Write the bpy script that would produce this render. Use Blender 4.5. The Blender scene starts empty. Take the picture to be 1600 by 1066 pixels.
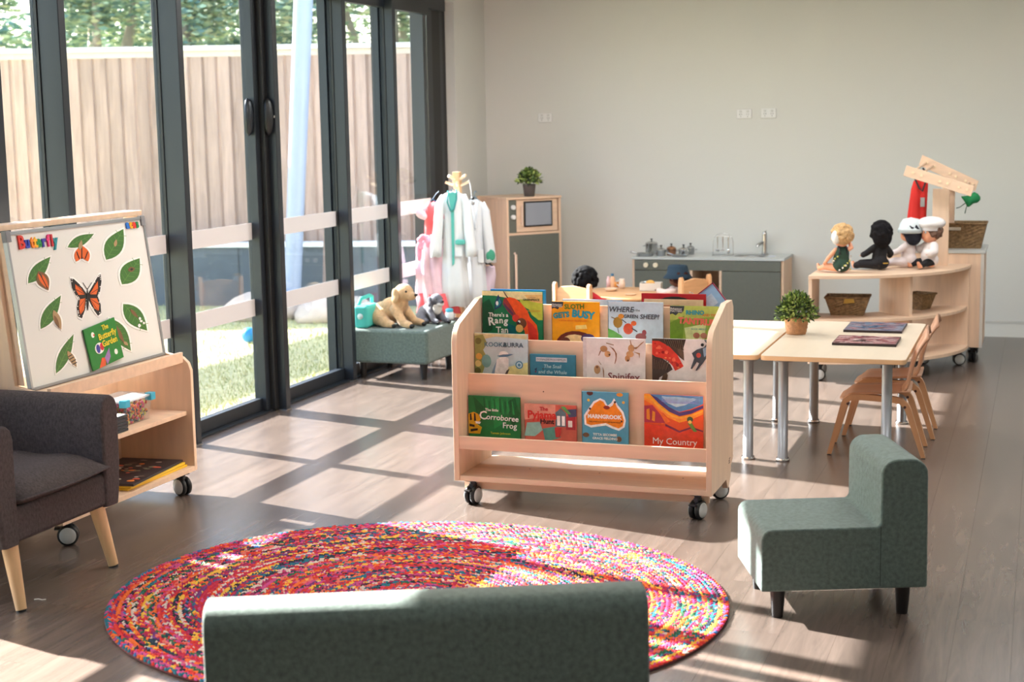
import bpy, bmesh, math, random
from mathutils import Vector, Matrix, noise
random.seed(7)
R_ = math.radians
SC = bpy.context.scene
COL = SC.collection

# ---------------------------------------------------------------- camera
F_PX, PIT, ROL, YAW = 2388.6, R_(8.1795), R_(-1.0205), R_(19.18)
CAM = Vector((0, 0, 1.65))
_fw = Vector((-math.sin(YAW)*math.cos(PIT), math.cos(YAW)*math.cos(PIT), -math.sin(PIT)))
_rt = Vector((math.cos(YAW), math.sin(YAW), 0))
_up = _rt.cross(_fw)
_r2 = _rt*math.cos(ROL) + _up*math.sin(ROL)
_u2 = -_rt*math.sin(ROL) + _up*math.cos(ROL)
cd = bpy.data.cameras.new('camera'); cam = bpy.data.objects.new('camera', cd); COL.objects.link(cam)
cd.sensor_width = 36; cd.lens = F_PX/1600*36; cd.clip_start = .05; cd.clip_end = 200
cam.matrix_world = Matrix(((_r2.x, _u2.x, -_fw.x, CAM.x), (_r2.y, _u2.y, -_fw.y, CAM.y), (_r2.z, _u2.z, -_fw.z, CAM.z), (0, 0, 0, 1)))
cd.dof.use_dof = True; cd.dof.focus_distance = 6.4; cd.dof.aperture_fstop = 3.6
SC.camera = cam

# ---------------------------------------------------------------- light
SC.view_settings.view_transform = 'Standard'; SC.view_settings.look = 'None'
SC.view_settings.exposure = 0.1; SC.view_settings.gamma = 1.0
SC.view_settings.use_curve_mapping = False
SUN_TRAVEL = Vector((1.56, -.43, -1)).normalized()
w = bpy.data.worlds.new('world'); SC.world = w; w.use_nodes = True
nt = w.node_tree; nt.nodes.clear()
sky = nt.nodes.new('ShaderNodeTexSky'); sky.sky_type = 'NISHITA'; sky.sun_disc = False
sky.sun_elevation = R_(31.7); sky.sun_rotation = math.atan2(-SUN_TRAVEL.x, -SUN_TRAVEL.y)
sky.air_density = 1.2; sky.dust_density = 1.2; sky.ozone_density = 1.0
bg = nt.nodes.new('ShaderNodeBackground'); bg.inputs['Strength'].default_value = 1.5
wo = nt.nodes.new('ShaderNodeOutputWorld')
nt.links.new(sky.outputs[0], bg.inputs[0]); nt.links.new(bg.outputs[0], wo.inputs[0])
sl = bpy.data.lights.new('sun', 'SUN'); so = bpy.data.objects.new('sun', sl); COL.objects.link(so)
sl.energy = 62; sl.angle = R_(.6); sl.color = (1, .955, .90)
so.rotation_euler = SUN_TRAVEL.to_track_quat('-Z', 'Y').to_euler()
CEIL = 2.75
FILL_LAMPS = [(-2.6, 9.2), (0.2, 9.2), (-2.6, 6.2), (0.2, 6.2), (-2.0, 3.0), (.8, 3.0), (2.4, 6.2), (-1, .2)]  # unseen fill lights, added to brighten the room
for i, (x, y) in enumerate(FILL_LAMPS):
    al = bpy.data.lights.new('ceiling_lamp_light', 'AREA'); ao = bpy.data.objects.new('ceiling_lamp_light', al); COL.objects.link(ao)
    al.shape = 'RECTANGLE'; al.size = 1.15; al.size_y = .55; al.energy = (44, 40, 30, 28, 13, 13, 16, 9)[i]; al.color = (.97, .985, 1)
    ao.location = (x, y, CEIL-.035)

# ---------------------------------------------------------------- helpers
def ray(px, py):
    return (_r2*((px-800)/F_PX) + _u2*(-(py-533)/F_PX) + _fw)
def at_y(px, py, Y):
    d = ray(px, py); return CAM + d*((Y-CAM.y)/d.y)
def at_x(px, py, X):
    d = ray(px, py); return CAM + d*((X-CAM.x)/d.x)
def at_z(px, py, Z):
    d = ray(px, py); return CAM + d*((Z-CAM.z)/d.z)

def lin(c):
    return tuple(((v/255)/12.92 if v/255 <= .04045 else ((v/255+.055)/1.055)**2.4) for v in c)
MATS = {}
def mat(name, rgb, rough=.6, metal=0, srgb=True, bump=0, bscale=60, var=0, vscale=8, spec=None, trans=0, coat=0, stretch=None, emit=0, sheen=0, alpha=1):
    if name in MATS: return MATS[name]
    m = bpy.data.materials.new(name); MATS[name] = m; m.use_nodes = True
    t = m.node_tree; b = t.nodes['Principled BSDF']
    c = lin(rgb) if srgb else rgb
    b.inputs['Base Color'].default_value = (*c, 1)
    b.inputs['Roughness'].default_value = rough; b.inputs['Metallic'].default_value = metal
    if spec is not None: b.inputs['Specular IOR Level'].default_value = spec
    if trans: b.inputs['Transmission Weight'].default_value = trans
    if coat: b.inputs['Coat Weight'].default_value = coat
    if sheen: b.inputs['Sheen Weight'].default_value = sheen
    if alpha < 1: b.inputs['Alpha'].default_value = alpha
    m.diffuse_color = (*c, 1)
    if var or bump:
        tc = t.nodes.new('ShaderNodeTexCoord'); mp = t.nodes.new('ShaderNodeMapping')
        t.links.new(tc.outputs['Object'], mp.inputs[0])
        if stretch: mp.inputs['Scale'].default_value = stretch
        if var:
            n = t.nodes.new('ShaderNodeTexNoise'); n.inputs['Scale'].default_value = vscale; n.inputs['Detail'].default_value = 5
            t.links.new(mp.outputs[0], n.inputs['Vector'])
            r = t.nodes.new('ShaderNodeValToRGB')
            r.color_ramp.elements[0].position = .3; r.color_ramp.elements[1].position = .7
            r.color_ramp.elements[0].color = (*[v*(1-var) for v in c], 1); r.color_ramp.elements[1].color = (*[min(1, v*(1+var)) for v in c], 1)
            t.links.new(n.outputs['Fac'], r.inputs[0]); t.links.new(r.outputs[0], b.inputs['Base Color'])
        if bump:
            n2 = t.nodes.new('ShaderNodeTexNoise'); n2.inputs['Scale'].default_value = bscale; n2.inputs['Detail'].default_value = 4
            t.links.new(mp.outputs[0], n2.inputs['Vector'])
            bp = t.nodes.new('ShaderNodeBump'); bp.inputs['Strength'].default_value = bump; bp.inputs['Distance'].default_value = .01
            t.links.new(n2.outputs['Fac'], bp.inputs['Height']); t.links.new(bp.outputs[0], b.inputs['Normal'])
    return m

def plank_mat(name, rgb, var=.18, rough=.4, axis='Y', grain=.25, spec=.5):
    """wood whose tone differs board by board (Object Info random)"""
    if name in MATS: return MATS[name]
    m = bpy.data.materials.new(name); MATS[name] = m; m.use_nodes = True
    t = m.node_tree; b = t.nodes['Principled BSDF']; b.inputs['Roughness'].default_value = rough
    b.inputs['Specular IOR Level'].default_value = spec
    c = lin(rgb); m.diffuse_color = (*c, 1)
    oi = t.nodes.new('ShaderNodeObjectInfo'); tc = t.nodes.new('ShaderNodeTexCoord')
    mp = t.nodes.new('ShaderNodeMapping')
    mp.inputs['Scale'].default_value = {'Y': (14, 1.2, 14), 'Z': (14, 14, 1.2), 'X': (1.2, 14, 14)}[axis]
    add = t.nodes.new('ShaderNodeVectorMath'); add.operation = 'ADD'
    sc = t.nodes.new('ShaderNodeMath'); sc.operation = 'MULTIPLY'; sc.inputs[1].default_value = 97
    t.links.new(oi.outputs['Random'], sc.inputs[0]); t.links.new(tc.outputs['Object'], add.inputs[0]); t.links.new(sc.outputs[0], add.inputs[1])
    t.links.new(add.outputs[0], mp.inputs[0])
    n = t.nodes.new('ShaderNodeTexNoise'); n.inputs['Scale'].default_value = 1.6; n.inputs['Detail'].default_value = 8; n.inputs['Roughness'].default_value = .62; n.inputs['Distortion'].default_value = .8
    t.links.new(mp.outputs[0], n.inputs['Vector'])
    r = t.nodes.new('ShaderNodeValToRGB'); r.color_ramp.elements[0].position = .28; r.color_ramp.elements[1].position = .72
    r.color_ramp.elements[0].color = (*[v*(1-grain) for v in c], 1); r.color_ramp.elements[1].color = (*[v*(1+grain) for v in c], 1)
    t.links.new(n.outputs['Fac'], r.inputs[0])
    mr = t.nodes.new('ShaderNodeMapRange'); mr.inputs['To Min'].default_value = 1-var; mr.inputs['To Max'].default_value = 1+var
    t.links.new(oi.outputs['Random'], mr.inputs['Value'])
    hs = t.nodes.new('ShaderNodeHueSaturation'); t.links.new(r.outputs[0], hs.inputs['Color']); t.links.new(mr.outputs[0], hs.inputs['Value'])
    t.links.new(hs.outputs[0], b.inputs['Base Color'])
    bp = t.nodes.new('ShaderNodeBump'); bp.inputs['Strength'].default_value = .12; bp.inputs['Distance'].default_value = .004
    t.links.new(n.outputs['Fac'], bp.inputs['Height']); t.links.new(bp.outputs[0], b.inputs['Normal'])
    return m

class MB:
    """collects shapes; build() links them as ONE mesh object"""
    def __init__(s): s.v = []; s.f = []; s.mi = []; s.sm = []
    def add(s, vs, fs, mi=0, smooth=False, M=None):
        o = len(s.v)
        s.v += [tuple(M @ Vector(p)) if M is not None else tuple(p) for p in vs]
        for f in fs: s.f.append([o+i for i in f]); s.mi.append(mi); s.sm.append(smooth)
        return s
    def box(s, a, b, M=None, mi=0):
        x0, y0, z0 = a; x1, y1, z1 = b
        if x0 > x1: x0, x1 = x1, x0
        if y0 > y1: y0, y1 = y1, y0
        if z0 > z1: z0, z1 = z1, z0
        vs = [(x0,y0,z0),(x1,y0,z0),(x1,y1,z0),(x0,y1,z0),(x0,y0,z1),(x1,y0,z1),(x1,y1,z1),(x0,y1,z1)]
        return s.add(vs, [(0,3,2,1),(4,5,6,7),(0,1,5,4),(1,2,6,5),(2,3,7,6),(3,0,4,7)], mi, False, M)
    def cyl(s, p0, p1, r0, r1=None, n=16, mi=0, caps=True):
        r1 = r0 if r1 is None else r1
        p0 = Vector(p0); p1 = Vector(p1); d = (p1-p0).normalized()
        q = d.to_track_quat('Z', 'Y').to_matrix()
        vs = []
        for p, r in ((p0, r0), (p1, r1)):
            for i in range(n):
                a = 2*math.pi*i/n; vs.append(p + q @ Vector((r*math.cos(a), r*math.sin(a), 0)))
        s.add(vs, [(i, (i+1) % n, n+(i+1) % n, n+i) for i in range(n)], mi, True)
        if caps: s.add(vs, [tuple(range(n-1, -1, -1)), tuple(range(n, 2*n))], mi)
        return s
    def tube(s, pts, r, n=8, mi=0, closed=False):
        pts = [Vector(p) for p in pts]; N = len(pts); vs = []
        rr = r if isinstance(r, (list, tuple)) else [r]*N
        for k, p in enumerate(pts):
            a = pts[(k-1) % N] if (closed or k) else p; b = pts[(k+1) % N] if (closed or k < N-1) else p
            d = (b-a).normalized() if (b-a).length > 1e-9 else Vector((0, 0, 1))
            u = Vector((0, 0, 1)).cross(d)
            if u.length < .2: u = Vector((0, 1, 0)).cross(d) if abs(d.y) < .9 else Vector((1, 0, 0)).cross(d)
            u.normalize(); v = d.cross(u)
            for i in range(n):
                t = 2*math.pi*i/n; vs.append(p + (u*math.cos(t)+v*math.sin(t))*rr[k])
        fs = []
        for k in range(N if closed else N-1):
            for i in range(n):
                fs.append((k*n+i, k*n+(i+1) % n, ((k+1) % N)*n+(i+1) % n, ((k+1) % N)*n+i))
        s.add(vs, fs, mi, True)
        if not closed: s.add(vs, [tuple(range(n-1, -1, -1)), tuple(range((N-1)*n, N*n))], mi)
        return s
    def lathe(s, prof, c=(0, 0, 0), n=20, mi=0, M=None):
        vs = []
        for r, z in prof:
            for i in range(n):
                a = 2*math.pi*i/n; vs.append((c[0]+r*math.cos(a), c[1]+r*math.sin(a), c[2]+z))
        fs = [(k*n+i, k*n+(i+1) % n, (k+1)*n+(i+1) % n, (k+1)*n+i) for k in range(len(prof)-1) for i in range(n)]
        return s.add(vs, fs, mi, True, M)
    def prism(s, poly, lo, hi, axis='Z', mi=0, M=None):
        """polygon extruded between lo and hi along axis; poly gives the other two coordinates (XY, XZ or YZ)"""
        def P(a, b, h): return {'Z': (a, b, h), 'Y': (a, h, b), 'X': (h, a, b)}[axis]
        n = len(poly); vs = [P(a, b, lo) for a, b in poly] + [P(a, b, hi) for a, b in poly]
        area = sum(poly[i][0]*poly[(i+1) % n][1]-poly[(i+1) % n][0]*poly[i][1] for i in range(n))
        flip = (area < 0) != (axis == 'Y')
        f1 = tuple(range(n-1, -1, -1)); f2 = tuple(range(n, 2*n)); sd = [(i, (i+1) % n, n+(i+1) % n, n+i) for i in range(n)]
        fs = [f1, f2]+sd
        if flip: fs = [tuple(reversed(f)) for f in fs]
        return s.add(vs, fs, mi, False, M)
    def ball(s, c, r, n=12, m=8, mi=0, M=None):
        r = (r, r, r) if isinstance(r, (int, float)) else r
        vs = [(c[0], c[1], c[2]-r[2])]
        for j in range(1, m):
            ph = -math.pi/2+math.pi*j/m
            for i in range(n):
                a = 2*math.pi*i/n; vs.append((c[0]+r[0]*math.cos(ph)*math.cos(a), c[1]+r[1]*math.cos(ph)*math.sin(a), c[2]+r[2]*math.sin(ph)))
        vs.append((c[0], c[1], c[2]+r[2])); T = len(vs)-1; fs = []
        for i in range(n):
            fs.append((0, 1+(i+1) % n, 1+i)); fs.append((T, 1+(m-2)*n+i, 1+(m-2)*n+(i+1) % n))
        for j in range(m-2):
            for i in range(n): fs.append((1+j*n+i, 1+j*n+(i+1) % n, 1+(j+1)*n+(i+1) % n, 1+(j+1)*n+i))
        return s.add(vs, fs, mi, True, M)
    def mesh(s, name):
        me = bpy.data.meshes.new(name); me.from_pydata(s.v, [], s.f)
        me.polygons.foreach_set('material_index', s.mi); me.polygons.foreach_set('use_smooth', s.sm); me.update()
        return me
    def build(s, name, m, parent=None, loc=(0, 0, 0), rot=(0, 0, 0), bevel=0, seg=2, subs=0):
        me = s.mesh(name)
        return link(name, me, m, parent, loc, rot, bevel, seg, subs)

def link(name, me, m, parent=None, loc=(0, 0, 0), rot=(0, 0, 0), bevel=0, seg=2, subs=0):
    o = bpy.data.objects.new(name, me); COL.objects.link(o)
    if m is not None:
        for q in (m if isinstance(m, (list, tuple)) else [m]): me.materials.append(q)
    o.parent = parent; o.location = loc; o.rotation_euler = rot
    if bevel:
        b = o.modifiers.new('bevel', 'BEVEL'); b.width = bevel; b.segments = seg; b.limit_method = 'ANGLE'; b.angle_limit = R_(35)
        b.harden_normals = True
        me.polygons.foreach_set('use_smooth', [True]*len(me.polygons))
        me.set_sharp_from_angle(angle=R_(40))
    if subs:
        q = o.modifiers.new('subd', 'SUBSURF'); q.levels = subs; q.render_levels = subs
    return o
def thing(name, label, cat, loc=(0, 0, 0), rz=0, group=None):
    o = bpy.data.objects.new(name, None); COL.objects.link(o); o.empty_display_size = .1
    o.location = loc; o.rotation_euler = (0, 0, rz); o['label'] = label; o['category'] = cat
    if group: o['group'] = group
    return o
def tag(o, label, cat, group=None, kind=None):
    o['label'] = label; o['category'] = cat
    if group: o['group'] = group
    if kind: o['kind'] = kind
    return o
def struct(o): o['kind'] = 'structure'; return o
def copy_tree(o, parent=None):
    c = o.copy(); COL.objects.link(c); c.parent = parent
    for ch in list(o.children): copy_tree(ch, c)
    return c

def baked(mb, voxel, smooth=4, name='body'):
    """fuse overlapping shapes into one continuous skin (voxel remesh), return the mesh"""
    o = bpy.data.objects.new('tmp', mb.mesh('tmp')); COL.objects.link(o)
    r = o.modifiers.new('r', 'REMESH'); r.mode = 'VOXEL'; r.voxel_size = voxel; r.use_smooth_shade = True
    if smooth:
        q = o.modifiers.new('s', 'SMOOTH'); q.iterations = smooth; q.factor = .6
    bpy.context.view_layer.update()
    dg = bpy.context.evaluated_depsgraph_get()
    me = bpy.data.meshes.new_from_object(o.evaluated_get(dg)); me.name = name
    bpy.data.objects.remove(o)
    return me

def text_mesh(s, size, ext=.0004, bold=0, shear=0, align='CENTER'):
    c = bpy.data.curves.new('t', 'FONT'); c.body = s; c.size = size; c.extrude = ext; c.offset = bold; c.shear = shear
    c.align_x = align; c.align_y = 'CENTER'; c.resolution_u = 2
    o = bpy.data.objects.new('t', c); COL.objects.link(o); bpy.context.view_layer.update()
    dg = bpy.context.evaluated_depsgraph_get(); me = bpy.data.meshes.new_from_object(o.evaluated_get(dg))
    bpy.data.objects.remove(o); bpy.data.curves.remove(c)
    return me

# ---------------------------------------------------------------- materials
def M_(k): return MATS[k]
mat('plaster', (213, 213, 208), .9, bump=.06, bscale=120)
mat('ceiling_paint', (236, 236, 232), .9)
mat('skirting', (216, 216, 210), .5)
mat('birch', (226, 194, 166), .5, var=.07, vscale=2.2, stretch=(1.5, 14, 14), bump=.03, bscale=30)
mat('birch_v', (226, 194, 166), .5, var=.07, vscale=2.2, stretch=(14, 14, 1.5))
mat('ply_edge', (196, 158, 130), .6, var=.16, vscale=3, stretch=(2, 2, 60))
mat('table_top', (212, 197, 176), .38, var=.04, vscale=1.5, stretch=(12, 2, 2))
mat('table_edge', (208, 168, 126), .5)
mat('oak_leg', (216, 176, 132), .5, var=.12, vscale=2.5, stretch=(14, 14, 1.5))
mat('chair_ply', (186, 138, 108), .4, var=.08, vscale=2.5, stretch=(2, 14, 14))
mat('chair_frame', (192, 142, 102), .45, var=.1, vscale=2.5, stretch=(6, 6, 2))
mat('frame_dark', (38, 44, 51), .38, metal=.2)
mat('frame_black', (18, 19, 21), .5)
mat('black_plastic', (22, 23, 25), .45)
mat('dark_leg', (26, 23, 23), .35)
mat('white_plastic', (226, 226, 224), .35)
mat('grey_plastic', (128, 130, 134), .45)
mat('chrome', (205, 205, 205), .18, metal=1)
mat('steel', (180, 182, 184), .28, metal=1)
mat('alu', (168, 172, 176), .42, metal=.85)
mat('copper', (190, 140, 110), .25, metal=1)
mat('green_fabric', (98, 113, 107), .95, var=.24, vscale=70, bump=.35, bscale=260, sheen=.25, spec=.15)
mat('charcoal_fabric', (80, 73, 73), .95, var=.26, vscale=120, bump=.4, bscale=300, stretch=(1, 1, .6), spec=.12)
mat('door_green', (101, 104, 95), .55, var=.04, vscale=60)
mat('benchtop', (196, 200, 198), .35)
mat('white_paper', (236, 235, 230), .6)
mat('page', (232, 226, 212), .8)
mat('wicker', (134, 106, 72), .8, var=.4, vscale=60, bump=.8, bscale=110)
mat('foliage', (104, 130, 58), .5, var=.35, vscale=30)
mat('foliage_light', (166, 182, 98), .5, var=.25, vscale=30)
mat('soil', (52, 40, 32), .9)
mat('whiteboard', (228, 228, 224), .18)
mat('frosted', (226, 222, 224), .55)
def flat(rgb, rough=.45): return mat('paint_%02x%02x%02x' % tuple(int(v) for v in rgb), rgb, rough)

def glass_mat(name, tint):
    m = bpy.data.materials.new(name); MATS[name] = m; m.use_nodes = True; t = m.node_tree; t.nodes.clear()
    o = t.nodes.new('ShaderNodeOutputMaterial'); mx = t.nodes.new('ShaderNodeMixShader')
    tr = t.nodes.new('ShaderNodeBsdfTransparent'); tr.inputs[0].default_value = (*tint, 1)
    gl = t.nodes.new('ShaderNodeBsdfGlossy'); gl.inputs['Roughness'].default_value = .01; gl.inputs[0].default_value = (.9, .95, 1, 1)
    fr = t.nodes.new('ShaderNodeLayerWeight'); pw = t.nodes.new('ShaderNodeMath'); pw.operation = 'POWER'; pw.inputs[1].default_value = 5
    ml = t.nodes.new('ShaderNodeMath'); ml.operation = 'MULTIPLY_ADD'; ml.inputs[1].default_value = .5; ml.inputs[2].default_value = .035
    t.links.new(fr.outputs['Facing'], pw.inputs[0]); t.links.new(pw.outputs[0], ml.inputs[0])
    t.links.new(ml.outputs[0], mx.inputs[0]); t.links.new(tr.outputs[0], mx.inputs[1]); t.links.new(gl.outputs[0], mx.inputs[2]); t.links.new(mx.outputs[0], o.inputs[0])
    return m
glass_mat('glass_tinted', (.725, .745, .76))  # tint stands in for shade cloth outside, dimming the sun on the floor
glass_mat('glass_clear', (1, 1, 1))
# ================================================================ ROOM SHELL
XW, YW = -4.30, 11.82          # left (glazed) wall plane, back wall plane
XR, YF = 3.6, -2.2
struct(MB().box((XW-.2, YF-.1, -.12), (XR+.1, YW+.1, -.012)).build('floor', mat('subfloor', (58, 48, 43), .7)))
struct(MB().box((XW-.2, YW, -.12), (XR+.1, YW+.15, CEIL)).build('wall_back', M_('plaster')))
struct(MB().box((XR, YF, -.12), (XR+.15, YW, CEIL)).build('wall_right', M_('plaster')))
struct(MB().box((XW-.2, YF-.15, -.12), (XR+.15, YF, CEIL)).build('wall_front', M_('plaster')))
struct(MB().box((XW-.25, YF-.15, CEIL), (XR+.15, YW+.15, CEIL+.15)).build('ceiling', M_('ceiling_paint')))
JY = 11.14
wl = struct(MB().box((XW-.2, JY, -.12), (XW, YW, CEIL)).build('wall_left', M_('plaster')))
for nm, a, b in (('wall_section', (XW-.2, YF, -.12), (XW, 3.42, CEIL)), ('wall_section', (XW-.2, 4.39, -.12), (XW, 5.21, CEIL)), ('lintel', (XW-.2, 3.42, 2.52), (XW, 4.39, CEIL)), ('lintel', (XW-.2, 5.21, 2.56), (XW, JY, CEIL))):
    MB().box(a, b).build(nm, M_('plaster'), wl)
fl = bpy.data.objects['floor']
# planks laid along Y (towards the back wall); the largest in view are single parts
pm = plank_mat('vinyl_plank', (97, 84, 76), .07, .27, 'Y', .26, .8)
PW, PL = .178, 1.22
pmesh = MB().box((-PW/2+.0003, -PL/2+.0003, -.008), (PW/2-.0003, PL/2-.0003, 0)).mesh('plank'); pmesh.materials.append(pm)
rest = MB(); cnt = 0
x = XW-.02; col = 0
spots = []
while x < XR:
    off = (col*0.437 % 1)*PL
    y = YF-off
    while y < YW:
        y0 = max(y, YF); y1 = min(y+PL, YW)
        if y1-y0 > .05: spots.append((x+PW/2, y0, y1))
        y += PL
    x += PW; col += 1
def seen(cx, cy):
    d = Vector((cx, cy, 0))-CAM; z = d.dot(_fw)
    if z < .4: return 0
    px = 800+F_PX*d.dot(_r2)/z; py = 533-F_PX*d.dot(_u2)/z
    return 1/z if (-160 < px < 1760 and py < 1330) else 0
scored = sorted(spots, key=lambda s: -max(seen(s[0], s[1]), seen(s[0], s[2]), seen(s[0], (s[1]+s[2])/2)))
for k, (cx, y0, y1) in enumerate(scored):
    if k < 300 and max(seen(cx, y0), seen(cx, y1)) > 0:
        o = bpy.data.objects.new('plank', pmesh); COL.objects.link(o); o.parent = fl
        o.location = (cx, (y0+y1)/2, 0); o.scale = (1, (y1-y0-.0006)/(PL-.0006), 1)
    else:
        rest.box((cx-PW/2+.0003, y0+.0003, -.008), (cx+PW/2-.0003, y1-.0003, 0))
ro = rest.build('planks_beyond', pm, fl); ro['kind'] = 'stuff'
sk = struct(MB().box((XW, YW-.014, 0), (XR, YW, .112)).box((XW, YW-.018, .104), (XR, YW, .112)).build('baseboard_back', M_('skirting')))
struct(MB().box((XW, JY+.02, 0), (XW+.014, YW-.02, .112)).build('baseboard_left', M_('skirting')))
# panel frames for the added fill lamps, above the frame
for i, (x, y) in enumerate(FILL_LAMPS):
    t = thing('ceiling_lamp', ['ceiling lamp panel above the doll table', 'ceiling lamp panel above the curved toy shelf', 'ceiling lamp panel above the book display trolley', 'ceiling lamp panel above the green armless chair', 'ceiling lamp panel above the green sofa', 'ceiling lamp panel behind the green sofa towards the camera side wall', 'ceiling lamp panel nearest the blank wall facing the glass doors', 'ceiling lamp panel behind where the photographer stands'][i], 'lamp', (x, y, CEIL), 0, 'ceiling lamp panels')
    MB().box((-.62, -.32, -.03), (.62, -.29, 0)).box((-.62, .29, -.03), (.62, .32, 0)).box((-.62, -.29, -.03), (-.59, .29, 0)).box((.59, -.29, -.03), (.62, .29, 0)).build('frame', M_('white_plastic'), t)

# ================================================================ GLAZED WALL (sliding doors)
XG = -4.27
gw = bpy.data.objects.new('window_1', None); COL.objects.link(gw); gw['kind'] = 'structure'; gw.location = (XG, 8, 0)
def W(mb, name, m, **k):
    for i, v in enumerate(mb.v): mb.v[i] = (v[0]-XG, v[1]-8, v[2])
    return mb.build(name, m, gw, **k)
HEAD = 2.478
fins = [(5.87, .05, -4.14), (6.862, .05, -4.14), (7.872, .055, -4.14), (8.885, .055, -4.18), (9.70, .055, -4.19)]
edges = [5.42] + [f[0]+.02 for f in fins] + [10.78]
W(MB().box((XG-.10, 5.46, HEAD), (-4.295, 10.95, HEAD+.09)), 'head_frame', M_('frame_dark'), bevel=.003)
W(MB().box((XG-.06, 5.46, -.01), (XG+.07, JY, .012)), 'track', M_('frame_dark'))
for i, (y, wd, xi) in enumerate(fins):
    W(MB().box((-4.29, y, 0.0), (xi, y+wd, HEAD+.02)), 'mullion', M_('frame_dark'), bevel=.004)
    W(MB().box((-4.262, y-.006, .004), (-4.25, y, HEAD)), 'mullion_seal', M_('frame_black'))
    W(MB().box((xi-.075, y-.012, 0), (xi+.004, y+wd+.004, .006)), 'foot_plate', M_('steel'))
W(MB().box((-4.40, 10.50, 0), (-4.315, 10.72, HEAD+.02)), 'outer_frame', M_('frame_dark'), bevel=.003)
W(MB().box((-4.38, 10.72, 0), (-4.33, 10.91, HEAD+.02)), 'mullion', M_('frame_black'), bevel=.003)
W(MB().box((-4.40, 10.91, 0), (-4.355, 11.03, HEAD+.09)), 'jamb', M_('frame_dark'), bevel=.003)
W(MB().box((-4.42, 11.03, 0), (-4.375, JY, HEAD+.09)), 'jamb', M_('frame_black'), bevel=.003)
W(MB().box((XG-.06, 5.46, 0), (XG+.06, 5.54, HEAD)), 'jamb', M_('frame_dark'), bevel=.003)
edges[0] = 5.50; edges[-1] = 10.52
for i in range(6):
    a, b = edges[i]+.03, edges[i+1]-.02
    tag_ = W(MB().box((XG-.004, a, .07), (XG+.004, b, HEAD-.02)), 'pane', M_('glass_tinted'))
    W(MB().box((XG-.022, a, .012), (XG+.028, b, .085)), 'bottom_rail', M_('frame_dark'), bevel=.003)
    W(MB().box((XG-.022, a, HEAD-.05), (XG+.022, b, HEAD)), 'top_rail', M_('frame_dark'))
    if i in (3, 4, 5): W(MB().box((XG-.075, b-.02, .02), (XG-.02, b+.02, HEAD)), 'outer_frame', M_('frame_dark'))
    for z0, z1 in ((.566, .664), (1.006, 1.102)):
        W(MB().box((XG+.0045, a+.01, z0), (XG+.0055, b-.005, z1)), 'frosted_band', M_('frosted'))
# door stile and handle beside the third mullion
W(MB().box((-4.29, 7.77, .012), (-4.215, 7.82, HEAD)), 'door_stile', M_('frame_dark'), bevel=.004)
W(MB().box((-4.29, 7.822, .012), (-4.185, 7.868, HEAD)), 'door_stile', M_('frame_black'), bevel=.004)
def handle(y, x, nm, m, sgn=1):
    pts = []
    for k in range(13):
        a = -1+2*k/12
        pts.append((y, x, 1.70+a*.105, .030*math.sqrt(max(0, 1-a*a))+.005))
    mb = MB(); vs = []; n = 8
    for (yy, xx, zz, r) in pts:
        for i in range(n):
            t = 2*math.pi*i/n; vs.append((xx+sgn*(.012+r*.9*max(0, math.cos(t)))*1, yy+r*1.3*math.sin(t), zz))
    mb.add(vs, [(k*n+i, k*n+(i+1) % n, (k+1)*n+(i+1) % n, (k+1)*n+i) for k in range(12) for i in range(n)]+[tuple(range(n-1, -1, -1)), tuple(range(12*n, 13*n))], 0, True)
    return W(mb, nm, m)
hd = handle(7.845, -4.187, 'door_handle', M_('black_plastic'))
handle(7.752, -4.262, 'door_handle', M_('frame_dark'))
MB().cyl((.118, -.14, 1.70), (.13, -.14, 1.70), .008).build('lock', M_('chrome'), gw)
# second glazed opening, nearer the camera
g2 = bpy.data.objects.new('window_2', None); COL.objects.link(g2); g2['kind'] = 'structure'; g2.location = (XG, 3.90, 0)
MB().box((-.05, -.48, 0), (.06, -.42, 2.52)).box((-.05, .43, 0), (.06, .49, 2.52)).box((-.05, -.42, 2.45), (.06, .43, 2.52)).box((-.05, -.42, 0), (.06, .43, .07)).build('window_frame', M_('frame_dark'), g2)
MB().box((-.004, -.42, .07), (.004, .43, 2.45)).build('pane', M_('glass_clear'), g2)
for z0, z1 in ((.557, .655), (.998, 1.094)): MB().box((.0045, -.42, z0), (.0055, .43, z1)).build('frosted_band', M_('frosted'), g2)

g3 = bpy.data.objects.new('window_3', None); COL.objects.link(g3); g3['kind'] = 'structure'; g3.location = (XG, 5.335, 0)  # unseen narrow window, added to let sun streaks onto the floor
MB().box((-.05, -.125, 0), (.04, -.09, 2.56)).box((-.05, .10, 0), (.04, .125, 2.56)).box((-.05, -.04, 0), (.04, .02, 2.56)).box((-.05, -.09, 2.5), (.04, .10, 2.56)).box((-.05, -.09, 0), (.04, .10, .07)).build('window_frame', M_('frame_dark'), g3)
MB().box((-.004, -.09, .07), (.004, .10, 2.5)).build('pane', M_('glass_clear'), g3)

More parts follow.
